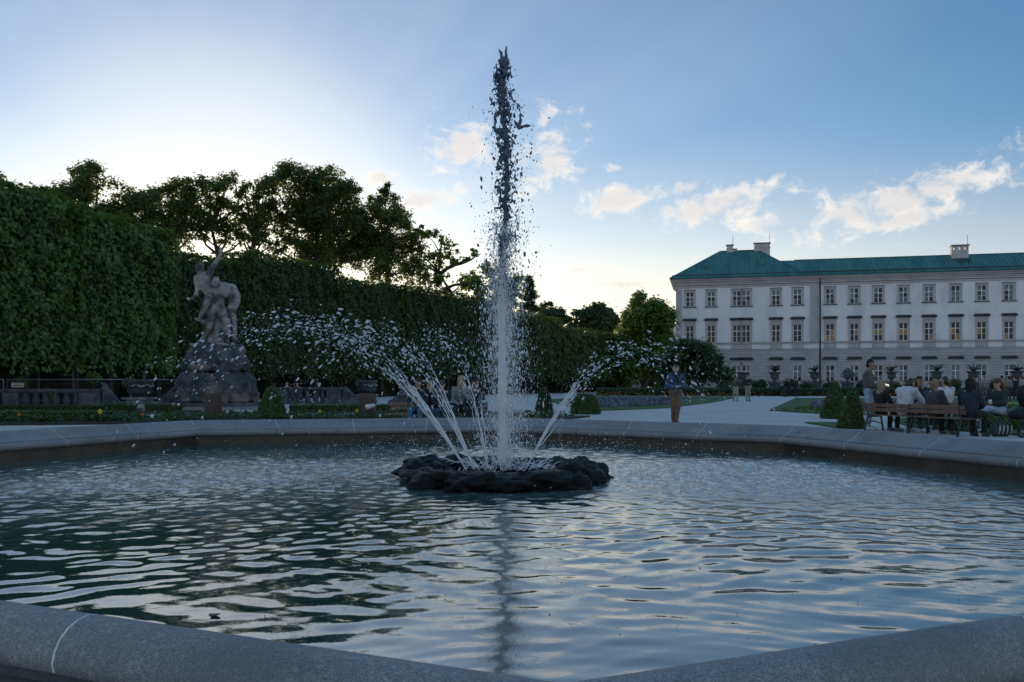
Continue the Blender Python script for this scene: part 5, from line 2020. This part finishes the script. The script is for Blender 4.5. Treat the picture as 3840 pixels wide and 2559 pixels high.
# iron posts in the shade behind
for x in (88, 168, 330, 455, 570):
    p = MB().tube([(0, 0, 0), (0, 0, 1.9)], .05, 8)
    po = p.build('iron_post', M_TRIM_DARK, None, True, (px(x, 43.5), 43.5, 0))
    tag(po, {88: 'iron fence post right of the notice, in the shade', 168: 'iron fence post left of the fence joint, in the shade', 330: 'iron fence post behind the squat urn', 455: 'iron fence post left of the statue base', 570: 'iron fence post right behind the statue base'}[x], 'post', 'iron posts under the hedge')
for x, h in ((45, 1.5), (115, .95), (215, 1.75), (300, 1.5), (427, 1.2)):
    shrub({45: 'green sapling behind the notice on the fence', 115: 'small sapling behind the left balustrade', 215: 'tall bright sapling behind the long fence panel', 300: 'bright sapling left of the fence joint', 427: 'sapling between the squat urn and the statue'}[x], x, 42.5, .34, h, M_LEAF_BRIGHT, group='saplings behind the fence', name='sapling')

# pale gravel strips before the statue, stone marker, litter bins
patch('path', [(px(560, 37), 37), (px(360, 31.5), 31.5), (px(590, 31.5), 31.5), (px(1000, 31.8), 31.8), (px(1000, 32.6), 32.6), (px(640, 33), 33)], 0, material('white_gravel', (.55, .54, .53), (.44, .43, .42), 5, .95), .055, 'pale gravel strip before the statue base')
mk = empty('stone_marker', (px(324, 29), 29, 0.05), 0, 'small round-topped grey marker in the left planting bed', 'marker')
MB().capsule((0, 0, 0), (0, 0, .32), .13, .13, 12).build('body', M_PALE_STONE, mk, True)
MB().box(-.10, .10, -.135, -.12, .08, .30).build('face_plate', M_BALUSTER, mk)


def litter_bin(label, x, Y):
    b = empty('litter_bin', (px(x, Y), Y, 0), 0, label, 'litter bin', 'slatted litter bins behind the rim')
    me = MB().box(-.028, .028, -.012, .012, .06, .88).mesh('slat', material('bin_wood', (.10, .065, .05), (.06, .042, .035), 8, .7))
    for k in range(26):
        a = 2 * math.pi * k / 26
        o = link_mesh('slat', me, b, (.26 * math.sin(a), -.26 * math.cos(a), 0))
        o.rotation_euler = (0, 0, a)
    MB().lathe([(.235, .05), (.235, .84), (.21, .84), (.21, .08)], seg=20).build('liner', M_TRIM_DARK, b, True)
    for z in (.18, .74):
        MB().lathe([(.243, z), (.247, z), (.247, z + .035), (.243, z + .035)], seg=24).build('hoop', M_TRIM_DARK, b, True)


litter_bin('wooden slatted litter bin in front of the statue base', 490, 27.5)
litter_bin('wooden slatted litter bin right of the yew cone', 845, 27.5)
lb = MB().capsule((0, 0, 0), (.18, 0, .04), .09, .07, 8)
lo = remesh('litter_bag', lb, material('white_plastic', (.6, .62, .64), (.5, .5, .52), 8), None, .02, 1, .02, 9, (px(845, 27.1), 27.05, .45))
tag(lo, 'crumpled white paper caught on the right slatted bin', 'litter')

# ---------------------------------------------------------------- people
SKIN = material('skin', (.42, .26, .19), (.36, .22, .16), 6, .6)
SKIN_T = material('tanned_skin', (.30, .18, .12), (.25, .15, .10), 6, .6)
CLOTH = {}


def cloth(c, rough=.85):
    key = tuple(round(x, 3) for x in c)
    if key not in CLOTH:
        CLOTH[key] = material('cloth_%d' % len(CLOTH), c, tuple(x * .72 for x in c), 7, rough, .5, 16)
    return CLOTH[key]


STAND = dict(pelvis=(0, 0, .95), chest=(0, 0, 1.28), neck=(0, .01, 1.46), head=(0, -.015, 1.61), look=(0, -1, 0),
             sl=(.18, 0, 1.40), sr=(-.18, 0, 1.40), el=(.25, .03, 1.12), er=(-.25, .03, 1.12), wl=(.26, -.06, .88), wr=(-.26, -.06, .88),
             hl=(.09, 0, .92), hr=(-.09, 0, .92), kl=(.10, -.03, .50), kr=(-.10, -.03, .50), al=(.11, .02, .09), ar=(-.11, .02, .09), tl=(.13, -.14, .035), tr=(-.13, -.14, .035))
SIT = dict(pelvis=(0, .02, .53), chest=(0, .02, .86), neck=(0, .01, 1.05), head=(0, -.02, 1.19), look=(0, -1, 0),
           sl=(.18, .01, .99), sr=(-.18, .01, .99), el=(.24, -.10, .74), er=(-.24, -.10, .74), wl=(.10, -.32, .66), wr=(-.10, -.32, .66),
           hl=(.09, 0, .52), hr=(-.09, 0, .52), kl=(.13, -.43, .51), kr=(-.13, -.43, .51), al=(.13, -.40, .09), ar=(-.13, -.40, .09), tl=(.14, -.56, .035), tr=(-.14, -.56, .035))


def person(label, X, Y, face, base, pose=None, top=(.1, .1, .1), legs=(.05, .05, .06), shoes=(.5, .5, .5), hair=(.03, .02, .015), style='short', skin=None, k=1.0, voxel=.016,
           bulk=1.0, z=0.0, shirt=None, sleeves=True, group=None, face_detail=True, skirt=False, hood=False):
    J = dict(base)
    J.update(pose or {})
    J = {n: Vector(v) for n, v in J.items()}
    skin = skin or SKIN
    p = empty('person', (X, Y, z), R(face), label, 'person', group)
    p.scale = (k, k, k)
    look = J['look'].normalized()
    h = J['head']
    sidev = look.cross(Vector((0, 0, 1))).normalized()
    # body: one continuous skin
    b = MB()
    b.capsule(J['pelvis'], J['chest'], .125, .145, 12, ((0, 1, 0), .75))
    b.capsule(J['sl'], J['sr'], .07, .07)
    b.capsule(J['neck'] - Vector((0, 0, .05)), h - Vector((0, 0, .05)), .055, .055)
    b.capsule(h + Vector((0, 0, .03)) - look * .01, h - Vector((0, 0, .055)) + look * .012, .088, .064, 14)
    b.capsule(h + look * .085 + Vector((0, 0, .005)), h + look * .102 - Vector((0, 0, .02)), .012, .017, 6)
    b.capsule(h + look * .06 - Vector((0, 0, .095)), h + look * .07 - Vector((0, 0, .085)), .03, .026, 8)
    for s in (-1, 1):
        b.capsule(h + sidev * .083 * s + Vector((0, 0, .02)), h + sidev * .083 * s - Vector((0, 0, .02)), .018, .014, 6)
    for s in 'lr':
        b.capsule(J['s' + s], J['e' + s], .05, .042)
        b.capsule(J['e' + s], J['w' + s], .042, .028)
        d = (J['w' + s] - J['e' + s]).normalized()
        w = J['w' + s]
        palm = w + d * .075
        b.capsule(w + d * .015, palm, .03, .036, 8)
        sd = d.cross(Vector((0, 0, 1)))
        if sd.length < .2:
            sd = Vector((1, 0, 0))
        sd.normalize()
        curl = d.cross(sd).normalized()
        if curl.dot(look) < 0:
            curl = -curl
        if voxel < .02:
            for i in range(4):
                o = sd * (i - 1.5) * .021
                L = (.062, .075, .07, .055)[i]
                q1 = palm + o + d * .03
                q2 = q1 + (d * .85 + curl * .35).normalized() * L * .55
                b.capsule(palm + o, q2, .0105, .0095, 6)
                b.capsule(q2, q2 + (d * .45 + curl * .8).normalized() * L * .5, .0095, .0085, 6)
            th = w + d * .03 - sd * .034
            b.capsule(th, th + (d * .6 - sd * .6 + curl * .3).normalized() * .055, .0125, .0105, 6)
        b.capsule(J['h' + s], J['k' + s], .078, .056)
        b.capsule(J['k' + s], J['a' + s], .056, .036)
        b.capsule(J['a' + s], J['t' + s], .036, .028)
    remesh('body', b, skin, p, max(voxel * .95, .0145), 1)
    # top
    t = MB()
    c = J['chest']
    t.capsule(J['pelvis'] + Vector((0, 0, .02)), c, .145 * bulk, .172 * bulk, 14, ((0, 1, 0), .80))
    t.capsule(c, J['neck'] - Vector((0, 0, .06)), .172 * bulk, .10, 12, ((0, 1, 0), .8))
    for s in 'lr':
        t.capsule(c + (J['s' + s] - c) * .55, J['s' + s], .11 * bulk, .082 * bulk)
        t.capsule(J['s' + s], J['e' + s], .075 * bulk, .062 * bulk)
        if sleeves:
            t.capsule(J['e' + s], J['w' + s] - (J['w' + s] - J['e' + s]).normalized() * .02, .06 * bulk, .046 * bulk)
    if hood:
        t.capsule(J['neck'] + Vector((-.09, .06, .0)), J['neck'] + Vector((.09, .06, .0)), .065, .065)
    remesh('jacket' if sleeves else 'shirt', t, cloth(top), p, voxel, 2, .008, 9)
    if shirt:
        m = MB().capsule(J['pelvis'] + Vector((0, -.055, .05)), J['chest'] + Vector((0, -.062, .1)), .10, .095, 12, ((0, 1, 0), .9))
        m.build('undershirt', cloth(shirt), p, True)
    # legs
    g = MB()
    g.capsule(J['hl'] + Vector((0, 0, .03)), J['hr'] + Vector((0, 0, .03)), .12, .12, 12)
    for s in 'lr':
        g.capsule(J['h' + s], J['k' + s], .105, .078)
        g.capsule(J['k' + s], J['a' + s] + Vector((0, 0, .02)), .076, .058)
    remesh('trousers', g, cloth(legs), p, voxel, 2, .006, 9)
    for s in 'lr':
        m = MB().capsule(J['a' + s] - Vector((0, 0, .03)), J['t' + s], .05, .042, 10)
        d = (J['t' + s] - J['a' + s])
        m.capsule(J['a' + s] - Vector((0, 0, .03)) - Vector((d.x, d.y, 0)) * .25, J['a' + s] - Vector((0, 0, .03)), .045, .05, 8)
        m.build('shoe', cloth(shoes), p, True)
    # hair
    hm = cloth(hair, .9)
    q = MB()
    if style == 'short':
        q.capsule(h + Vector((0, 0, .05)) - look * .02, h - Vector((0, 0, .02)) - look * .05, .087, .072, 12)
        q.capsule(h + Vector((0, 0, .085)) + look * .035, h + Vector((0, 0, .09)) - look * .02, .05, .06, 10)
    else:
        q.capsule(h + Vector((0, 0, .055)) - look * .012, h + Vector((0, 0, .0)) - look * .045, .097, .088, 12)
        if style == 'long':
            q.capsule(h - look * .05, h - look * .075 - Vector((0, 0, .30)), .085, .075, 12)
            q.capsule(h - look * .075 - Vector((0, 0, .28)), h - look * .085 - Vector((0, 0, .46)), .08, .03, 10)
            for s in (-1, 1):
                q.capsule(h + sidev * .075 * s, h + sidev * .095 * s - Vector((0, 0, .22)), .035, .03, 8)
        elif style == 'bun':
            q.capsule(h - look * .11 + Vector((0, 0, .03)), h - look * .14 + Vector((0, 0, .02)), .05, .045, 10)
            q.capsule(h - look * .1, h - look * .09 - Vector((0, 0, .1)), .035, .03, 8)
        elif style == 'tail':
            q.capsule(h - look * .10 + Vector((0, 0, .05)), h - look * .17 - Vector((0, 0, .02)), .04, .05, 8)
            q.capsule(h - look * .17 - Vector((0, 0, .02)), h - look * .16 - Vector((0, 0, .2)), .05, .02, 8)
    remesh('hair', q, hm, p, max(voxel, .014), 1, .007, 28)
    if face_detail:
        for s in (-1, 1):
            MB().capsule(h + look * .082 + sidev * .033 * s + Vector((0, 0, .014)), h + look * .084 + sidev * .04 * s + Vector((0, 0, .014)), .0085, .0085, 6).build('eye', cloth((.02, .015, .012), .3), p, True)
            MB().capsule(h + look * .088 + sidev * .02 * s + Vector((0, 0, .036)), h + look * .082 + sidev * .05 * s + Vector((0, 0, .035)), .006, .005, 6).build('eyebrow', hm, p, True)
        MB().capsule(h + look * .087 + sidev * .02 - Vector((0, 0, .052)), h + look * .087 - sidev * .02 - Vector((0, 0, .052)), .008, .008, 6).build('mouth', material('lips', (.25, .10, .08), (.22, .09, .07), 5), p, True)
    return p, J


# man on the gravel, hands together, one foot in front of the other
m1, J1 = person('man in a blue jacket and brown trousers standing on the gravel behind the rim', px(1552, 25), 25, 6, STAND,
       dict(wl=(.07, -.24, 1.10), wr=(-.06, -.25, 1.09), el=(.27, -.02, 1.12), er=(-.27, -.02, 1.12), kl=(.05, -.10, .50), al=(.02, -.04, .10), tl=(.03, -.21, .035), kr=(-.06, .0, .50), ar=(-.02, .16, .10), tr=(-.02, .02, .035), look=(-.25, -1, .05)),
       (.035, .075, .16), (.16, .105, .07), (.16, .04, .035), (.015, .012, .012), 'short', k=1.02, bulk=1.08)
sc = MB().capsule((-.07, -.03, 1.45), (.07, -.03, 1.45), .075, .075, 10)
sc.capsule((0, -.1, 1.42), (.02, -.14, 1.25), .06, .05, 8)
sc.build('scarf', cloth((.012, .012, .014)), m1, True)
bp = empty('backpack', (px(1552, 25) + .02, 25.22, 1.05), R(6), 'dark backpack worn by the man in the blue jacket', 'backpack')
remesh('pack', MB().capsule((0, 0, .0), (0, 0, .28), .15, .13, 12, ((0, 1, 0), .6)), cloth((.02, .022, .03)), bp, .02, 2)
for s in (-1, 1):
    MB().tube([(s * .11, -.02, .38), (s * .13, -.2, .42), (s * .14, -.36, .28), (s * .14, -.3, .02), (s * .13, -.1, -.04)], .018, 6).build('strap', cloth((.02, .022, .03)), bp, True)

# the couple on the path
person('woman in an olive jacket and pale trousers on the path, hand at her face', px(1690, 56), 56, 0, STAND,
       dict(wl=(.05, -.17, 1.45), el=(.22, -.16, 1.22), kl=(.10, -.08, .5), al=(.10, -.1, .1), tl=(.11, -.26, .05)), (.09, .085, .065), (.36, .31, .27), (.3, .3, .3), (.05, .03, .02), 'long', k=.98, voxel=.024, face_detail=False)
person('man in a dark jacket and beige trousers walking on the path', px(1718, 56), 56, 0, STAND,
       dict(wl=(.09, -.22, 1.15), wr=(-.05, -.24, 1.14), kr=(-.10, -.1, .5), ar=(-.1, -.1, .1), tr=(-.1, -.26, .05)), (.018, .018, .02), (.28, .235, .19), (.05, .05, .05), (.05, .04, .035), 'short', k=1.05, voxel=.024, face_detail=False)

# the bench and its sitters
B0, B1 = Vector((8.98, 21.25)), Vector((10.16, 18.65))
BD = (B1 - B0).normalized()
BL = (B1 - B0).length
BROT = math.atan2(BD.y, BD.x)
M_SLAT = material('bench_wood', (.20, .115, .07), (.13, .075, .05), 3, .6, .3, 30)
M_IRON = material('cast_iron', (.012, .014, .016), (.02, .022, .025), 6, .5)


def bench(label, loc, rot, L, group='garden benches'):
    """local x along the bench, backrest on the -y side, seat faces +y"""
    b = empty('park_bench', (loc[0], loc[1], 0), rot, label, 'bench', group)
    for i, (y, z, hh, th) in enumerate(((-.09, .665, .085, .03), (-.06, .555, .085, .03))):
        o = MB().box(.0, L, -th / 2, th / 2, -hh / 2, hh / 2).build('back_slat', M_SLAT, b, loc=(0, y, z))
        o.rotation_euler = (R(12), 0, 0)
    for i, y in enumerate((.03, .14, .25, .36, .46)):
        MB().box(0, L, y - .045, y + .045, .40, .43).build('seat_slat', M_SLAT, b)
    for x in (.12, L * .5, L - .12):
        m = MB()
        m.tube([(x, -.16, 0), (x, -.10, .2), (x, -.02, .38), (x, -.05, .5), (x, -.12, .72)], [.024, .022, .022, .02, .016], 7)
        m.tube([(x, .50, 0), (x, .46, .18), (x, .42, .385)], [.024, .022, .022], 7)
        m.tube([(x, -.02, .375), (x, .44, .375)], .02, 6)
        m.tube([(x, -.10, .18), (x, .15, .26), (x, .46, .18)], .014, 6)
        m.build('leg_frame', M_IRON, b, True)
    for x in (.02, L - .02):
        MB().tube([(x, -.08, .56), (x, .15, .64), (x, .38, .64), (x, .46, .58), (x, .44, .43)], .018, 7).build('armrest', M_IRON, b, True)
    return b


bench('long wooden slatted bench seen from behind beyond the right rim', B0, BROT, BL)
NRM = Vector((-BD.y, BD.x))          # side the sitters face
FACE = math.degrees(math.atan2(NRM.y, NRM.x)) + 90


def on_bench(t, out=.17):
    p = B0.lerp(B1, t) + NRM * out
    return p.x, p.y


x, y = on_bench(.12)
person('woman with long blonde hair in a black top, leftmost sitter on the bench', x, y, FACE - 6, SIT, dict(look=(.25, -1, -.1)), (.012, .012, .014), (.012, .012, .015), (.2, .2, .2), (.27, .20, .13), 'long', k=.97)
x, y = on_bench(.36)
person('hunched sitter in a white hooded sweatshirt on the bench', x, y, FACE + 4, SIT, dict(chest=(0, -.08, .86), neck=(0, -.17, 1.02), head=(0, -.25, 1.13), look=(.1, -1, -.35), sl=(.19, -.1, .97), sr=(-.19, -.1, .97), el=(.27, -.3, .72), er=(-.27, -.3, .72)), (.55, .56, .58), (.04, .055, .09), (.5, .5, .5), (.02, .015, .012), 'short', k=1.05, bulk=1.2, hood=True)
x, y = on_bench(.66)
person('woman in a dark grey knit with pinned-up blonde hair on the bench', x, y, FACE, SIT, dict(look=(.1, -1, -.1)), (.055, .055, .06), (.015, .015, .018), (.1, .1, .1), (.24, .17, .10), 'bun', k=.98, bulk=1.1)
x, y = on_bench(.97, .20)
person('woman with very long dark hair in black and denim at the bench end', x, y, FACE + 12, SIT, dict(look=(.3, -1, 0)), (.02, .03, .045), (.012, .012, .014), (.05, .05, .05), (.012, .010, .010), 'long', k=1.0, bulk=1.08)
# those opposite
bench('second wooden bench facing the first one across the group', (11.95, 21.9), R(205), 2.2)
person('dark bearded man in black facing the bench sitters', px(2112, 22.6), 22.6, 20, SIT, dict(look=(-.1, -1, -.15)), (.014, .014, .015), (.10, .14, .20), (.3, .3, .3), (.015, .012, .01), 'short', SKIN_T, 1.06)
person('man in a white T-shirt leaning among the bench group', px(2172, 21.9), 21.9, 190, SIT, dict(look=(.35, -1, 0), wl=(.2, -.3, .62)), (.62, .63, .65), (.03, .03, .04), (.3, .3, .3), (.02, .015, .012), 'short', None, 1.05, sleeves=False)
# standing man at the bench end, looking down at a phone
m4, J4 = person('standing man in an olive overshirt and pale jeans looking down at his phone', px(1996, 21.6), 21.6, 68, STAND,
       dict(head=(0, -.05, 1.60), look=(0, -1, -.45), wl=(.06, -.30, 1.10), wr=(-.05, -.30, 1.08), el=(.26, -.06, 1.10), er=(-.26, -.06, 1.10), kl=(.10, .0, .5), tl=(.12, -.15, .035)),
       (.095, .10, .085), (.34, .44, .54), (.6, .6, .62), (.015, .012, .01), 'short', SKIN_T, 1.05, shirt=(.55, .55, .56), bulk=1.1)
ph = MB().box(-.04, .04, -.075, .075, -.005, .005).build('phone', material('phone_case', (.02, .02, .02), (.03, .03, .03), 5, .3), None, loc=(px(1996, 21.6) + .38, 21.6 - .16, 1.17))
ph.rotation_euler = (R(20), R(-30), R(60))
tag(ph, 'phone held by the standing man', 'phone')
scr = bpy.data.materials.new('lit_screen')
scr.use_nodes = True
NN = Nodes(scr.node_tree)
em = NN.new('ShaderNodeEmission')
em.inputs[0].default_value = (1, .95, .8, 1)
em.inputs[1].default_value = .8
ou = NN.new('ShaderNodeOutputMaterial')
NN.t.links.new(em.outputs[0], ou.inputs[0])
MB().box(-.036, .036, -.07, .07, .0052, .0062).build('screen', scr, ph)
# woman in profile on the right with crossed legs and a cup
m5, J5 = person('woman in profile in a dark green jacket with crossed legs in pale jeans', px(2292, 20.6), 20.6, -62, SIT,
       dict(look=(-.15, -1, .03), kl=(.06, -.46, .60), al=(-.14, -.60, .34), tl=(-.12, -.76, .34), kr=(-.10, -.44, .52), wl=(.10, -.34, .72)), (.03, .045, .038), (.36, .46, .56), (.45, .46, .48), (.10, .05, .025), 'tail', None, 1.0, bulk=1.12)
cp_loc = Vector((px(2292, 20.6), 20.6, 0)) + Vector((math.cos(R(-62)) * .09 - math.sin(R(-62)) * -.44, math.sin(R(-62)) * .09 + math.cos(R(-62)) * -.44, .70))
cpo = MB().lathe([(.030, 0), (.042, .11), (.039, .11), (.028, .006)], seg=14).build('paper_cup', material('cup_paper', (.7, .7, .7), (.6, .6, .6), 4), None, True, cp_loc)
tag(cpo, 'white paper cup held by the woman in profile', 'cup')
bench('bench under the woman in profile at the right edge', (px(2292, 20.6) + .25, 20.6 + .75), R(-62 + 180), 1.7)

# things on and about the bench
def cup(label, t, out, r, h, mat):
    x, y = on_bench(t, out)
    o = MB().lathe([(r * .8, 0), (r, h), (r * .93, h), (r * .72, .008)], seg=14).build('drinking_cup', mat, None, True, (x, y, .431))
    tag(o, label, 'cup', 'cups on the bench')


M_CUP = material('cup_plastic', (.55, .6, .64), (.45, .5, .54), 4, .3)
cup('pale cup on the bench seat beside the blonde woman', .245, .05, .036, .10, M_CUP)
cup('brownish cup on the bench seat right of the white sweatshirt', .52, .05, .034, .11, material('cup_brown', (.22, .17, .14), (.16, .12, .10), 4))
for t, lab in ((.80, 'left one of two clear bottles on the bench seat'), (.85, 'right one of two clear bottles on the bench seat')):
    x, y = on_bench(t, .06)
    bo = MB().lathe([(.034, 0), (.036, .02), (.036, .15), (.016, .20), (.014, .24), (.001, .242)], seg=12).build('bottle', material('bottle_plastic', (.22, .32, .40), (.16, .24, .30), 5, .15), None, True, (x, y, .431))
    tag(bo, lab, 'bottle', 'bottles on the bench')
    MB().lathe([(.017, .228), (.017, .256), (.001, .257)], seg=10).build('cap', material('cap_blue', (.05, .12, .3), (.05, .1, .25), 5), bo, True)
bg = empty('bag', (px(2300, 19.0), 19.0, 0), R(10), 'black and white striped bag on the ground at the right', 'bag')
remesh('sack', MB().capsule((-.12, 0, .13), (.12, 0, .13), .14, .14, 12, ((0, 1, 0), .7)).capsule((0, 0, .18), (0, 0, .3), .12, .08, 10, ((0, 1, 0), .6)), cloth((.06, .065, .07)), bg, .02, 2, .02, 7)
for i in range(4):
    xx = -.15 + .1 * i
    MB().tube([(xx, -.105, .06), (xx + .02, -.125, .15), (xx + .04, -.10, .26)], .014, 6).build('stripe', cloth((.5, .5, .5)), bg, True)
MB().tube([(-.06, 0, .36), (0, 0, .5), (.06, 0, .36)], .012, 6).build('handle', cloth((.02, .02, .02)), bg, True)

pram = empty('stroller', (px(2352, 18.9), 18.9, 0), R(-70), 'black baby stroller cut by the right picture edge', 'stroller')
M_BLK = cloth((.012, .012, .014))
for sx in (-.26, .26):
    for sy, rr in ((-.38, .13), (.36, .16)):
        w = empty('wheel', (sx, sy, rr))
        w.parent = pram
        pts = [(0, rr * .9 * math.cos(a), rr * .9 * math.sin(a)) for a in np.linspace(0, 2 * math.pi, 21)]
        MB().tube(pts, .022, 7, False).build('tyre', M_BLK, w, True)
        MB().lathe([(.03, -.02), (.03, .02)], seg=10).build('hub', M_GALV, w, True).rotation_euler = (0, R(90), 0)
        sp_ = MB()
        for a in np.linspace(0, math.pi, 5)[:-1]:
            sp_.tube([(0, rr * .85 * math.cos(a), rr * .85 * math.sin(a)), (0, -rr * .85 * math.cos(a), -rr * .85 * math.sin(a))], .005, 4)
        sp_.build('spoke', M_GALV, w)
for sx in (-.24, .24):
    MB().tube([(sx, -.38, .14), (sx, -.05, .45), (sx, .30, .80), (sx, .55, 1.0)], .016, 7).build('frame_tube', M_IRON, pram, True)
    MB().tube([(sx, .36, .17), (sx, .05, .5)], .016, 7).build('frame_tube', M_IRON, pram, True)
MB().tube([(-.24, .55, 1.0), (.24, .55, 1.0)], .02, 7).build('push_bar', M_BLK, pram, True)
remesh('seat', MB().capsule((0, -.2, .5), (0, .25, .55), .2, .2, 12, ((0, 0, 1), .6)).capsule((0, .2, .55), (0, .32, .85), .19, .17, 12, ((0, 1, 0), .5)), M_BLK, pram, .025, 2)
remesh('hood', MB().capsule((0, .18, .85), (0, .05, .98), .24, .2, 14), M_BLK, pram, .03, 2)

# the group sitting beyond the rim, left of the central column
GY = 21.8
bench('bench under the group beyond the rim left of the central column', (px(1120, GY), GY + .25), R(180), 2.6)
GR = 'people sitting behind the basin'
person('dark-haired sitter in black with bright blue jeans at the left of the group', px(962, GY), GY, -6, SIT, dict(look=(.5, -1, 0)), (.014, .015, .018), (.05, .16, .26), (.1, .1, .1), (.03, .02, .015), 'short', SKIN_T, 1.0, .02)
person('blonde sitter in the middle of the group beyond the rim', px(988, GY), GY + .06, 4, SIT, dict(look=(-.2, -1, -.1)), (.02, .02, .024), (.03, .06, .12), (.1, .1, .1), (.26, .19, .11), 'long', None, .97, .02)
person('dark-haired sitter leaning left beside the blonde one beyond the rim', px(1015, GY), GY, 8, SIT, dict(look=(-.6, -1, -.05)), (.012, .013, .016), (.03, .05, .10), (.1, .1, .1), (.02, .015, .012), 'bun', None, .97, .02)
person('woman with long fair hair in a light grey jacket beyond the rim', px(1060, GY), GY + .1, 0, SIT, dict(look=(.35, -1, 0), wl=(.0, -.25, .92)), (.20, .21, .23), (.02, .022, .028), (.3, .3, .3), (.33, .24, .15), 'long', None, 1.06, .02)
person('sitter in black holding up a phone next to the falling water', px(1092, GY), GY + .1, 6, SIT, dict(look=(.2, -1, 0), wl=(.05, -.36, .98), el=(.2, -.18, .82)), (.012, .012, .014), (.015, .015, .02), (.45, .48, .5), (.03, .02, .015), 'short', SKIN_T, 1.0, .02)
# two heads behind the far balustrade
person('person with reddish face sitting behind the balustrade right of the statue', px(659, 51), 51, 10, SIT, None, (.05, .06, .08), (.04, .04, .05), (.1, .1, .1), (.1, .06, .04), 'short', None, 1.0, .03, face_detail=False)
person('person in red sitting further right behind the balustrade', px(683, 52), 52, -10, SIT, None, (.3, .05, .05), (.04, .04, .05), (.1, .1, .1), (.03, .02, .015), 'short', None, .98, .03, face_detail=False)
# strollers far off before the palace
FAR = 'people far off before the palace'
far = [(1797, 76, 20, 'leftmost of three dark figures by the railing left of the cones', (.015, .02, .03), (.02, .03, .05), SIT), (1812, 76, -20, 'middle one of three dark figures by the railing left of the cones', (.012, .012, .014), (.015, .015, .02), STAND),
       (1828, 76, 10, 'rightmost of three dark figures by the railing left of the cones', (.012, .012, .014), (.015, .015, .02), STAND),
       (2236, 58, 30, 'man in dark clothes beyond the woman in profile', (.02, .02, .022), (.02, .02, .025), STAND), (2262, 60, -30, 'stroller in pale clothes beyond the woman in profile', (.25, .23, .21), (.15, .14, .13), STAND),
       (2302, 55, 160, 'figure in a beige coat at the far right', (.26, .22, .18), (.12, .10, .09), STAND), (2318, 55, 190, 'figure in a grey coat at the far right', (.22, .21, .21), (.05, .05, .05), STAND),
       (2334, 57, 170, 'dark figure between the grey coat and the pale jacket at the far right', (.02, .02, .025), (.02, .02, .02), STAND), (2349, 54, 200, 'figure in a pale jacket cut by the right picture edge', (.3, .29, .28), (.04, .04, .04), STAND)]
for x, Y, fc, lab, tp, lg, bs in far:
    person(lab, px(x, Y), Y, fc, bs, None, tp, lg, (.05, .05, .05), (.03, .02, .015), 'short', None, random.uniform(.96, 1.04), .032, group=FAR, face_detail=False)

# floating leaf on the pool
lf = MB()
pts = [(.026 * math.cos(a) * (1 + .25 * math.cos(3 * a)), .024 * math.sin(a), .003 * math.cos(2 * a) + .003) for a in np.linspace(0, 2 * math.pi, 17)[:-1]]
lf.add([(0, 0, .002)] + pts, [(0, i + 1, (i + 1) % 16 + 1) for i in range(16)])
lf.add([(p[0], p[1], p[2] - .003) for p in [(0, 0, .002)] + pts], [(0, (i + 1) % 16 + 1, i + 1) for i in range(16)])
lo = lf.build('fallen_leaf', material('brown_leaf', (.12, .05, .03), (.07, .03, .02), 20), None, True, (px(492, 4.1), 4.1, WATER_Z + .006))
tag(lo, 'small reddish brown leaf floating on the pool', 'leaf')
# specks of pollen and bubbles on the near water
n = 130
yy = RNG.uniform(2.3, 5.2, n)
xx = RNG.uniform(-.55, .55, n) * yy
V2, F2 = drops(np.c_[xx, yy, np.full(n, WATER_Z + .004)], RNG.lognormal(math.log(.002), .4, n).clip(.001, .004))
o = link_mesh('floating_specks', np_mesh('floating_specks', V2, F2, material('speck', (.06, .06, .04), (.03, .03, .02), 9)))
tag(o, 'tiny dark specks floating on the near water', 'debris', None, 'stuff')
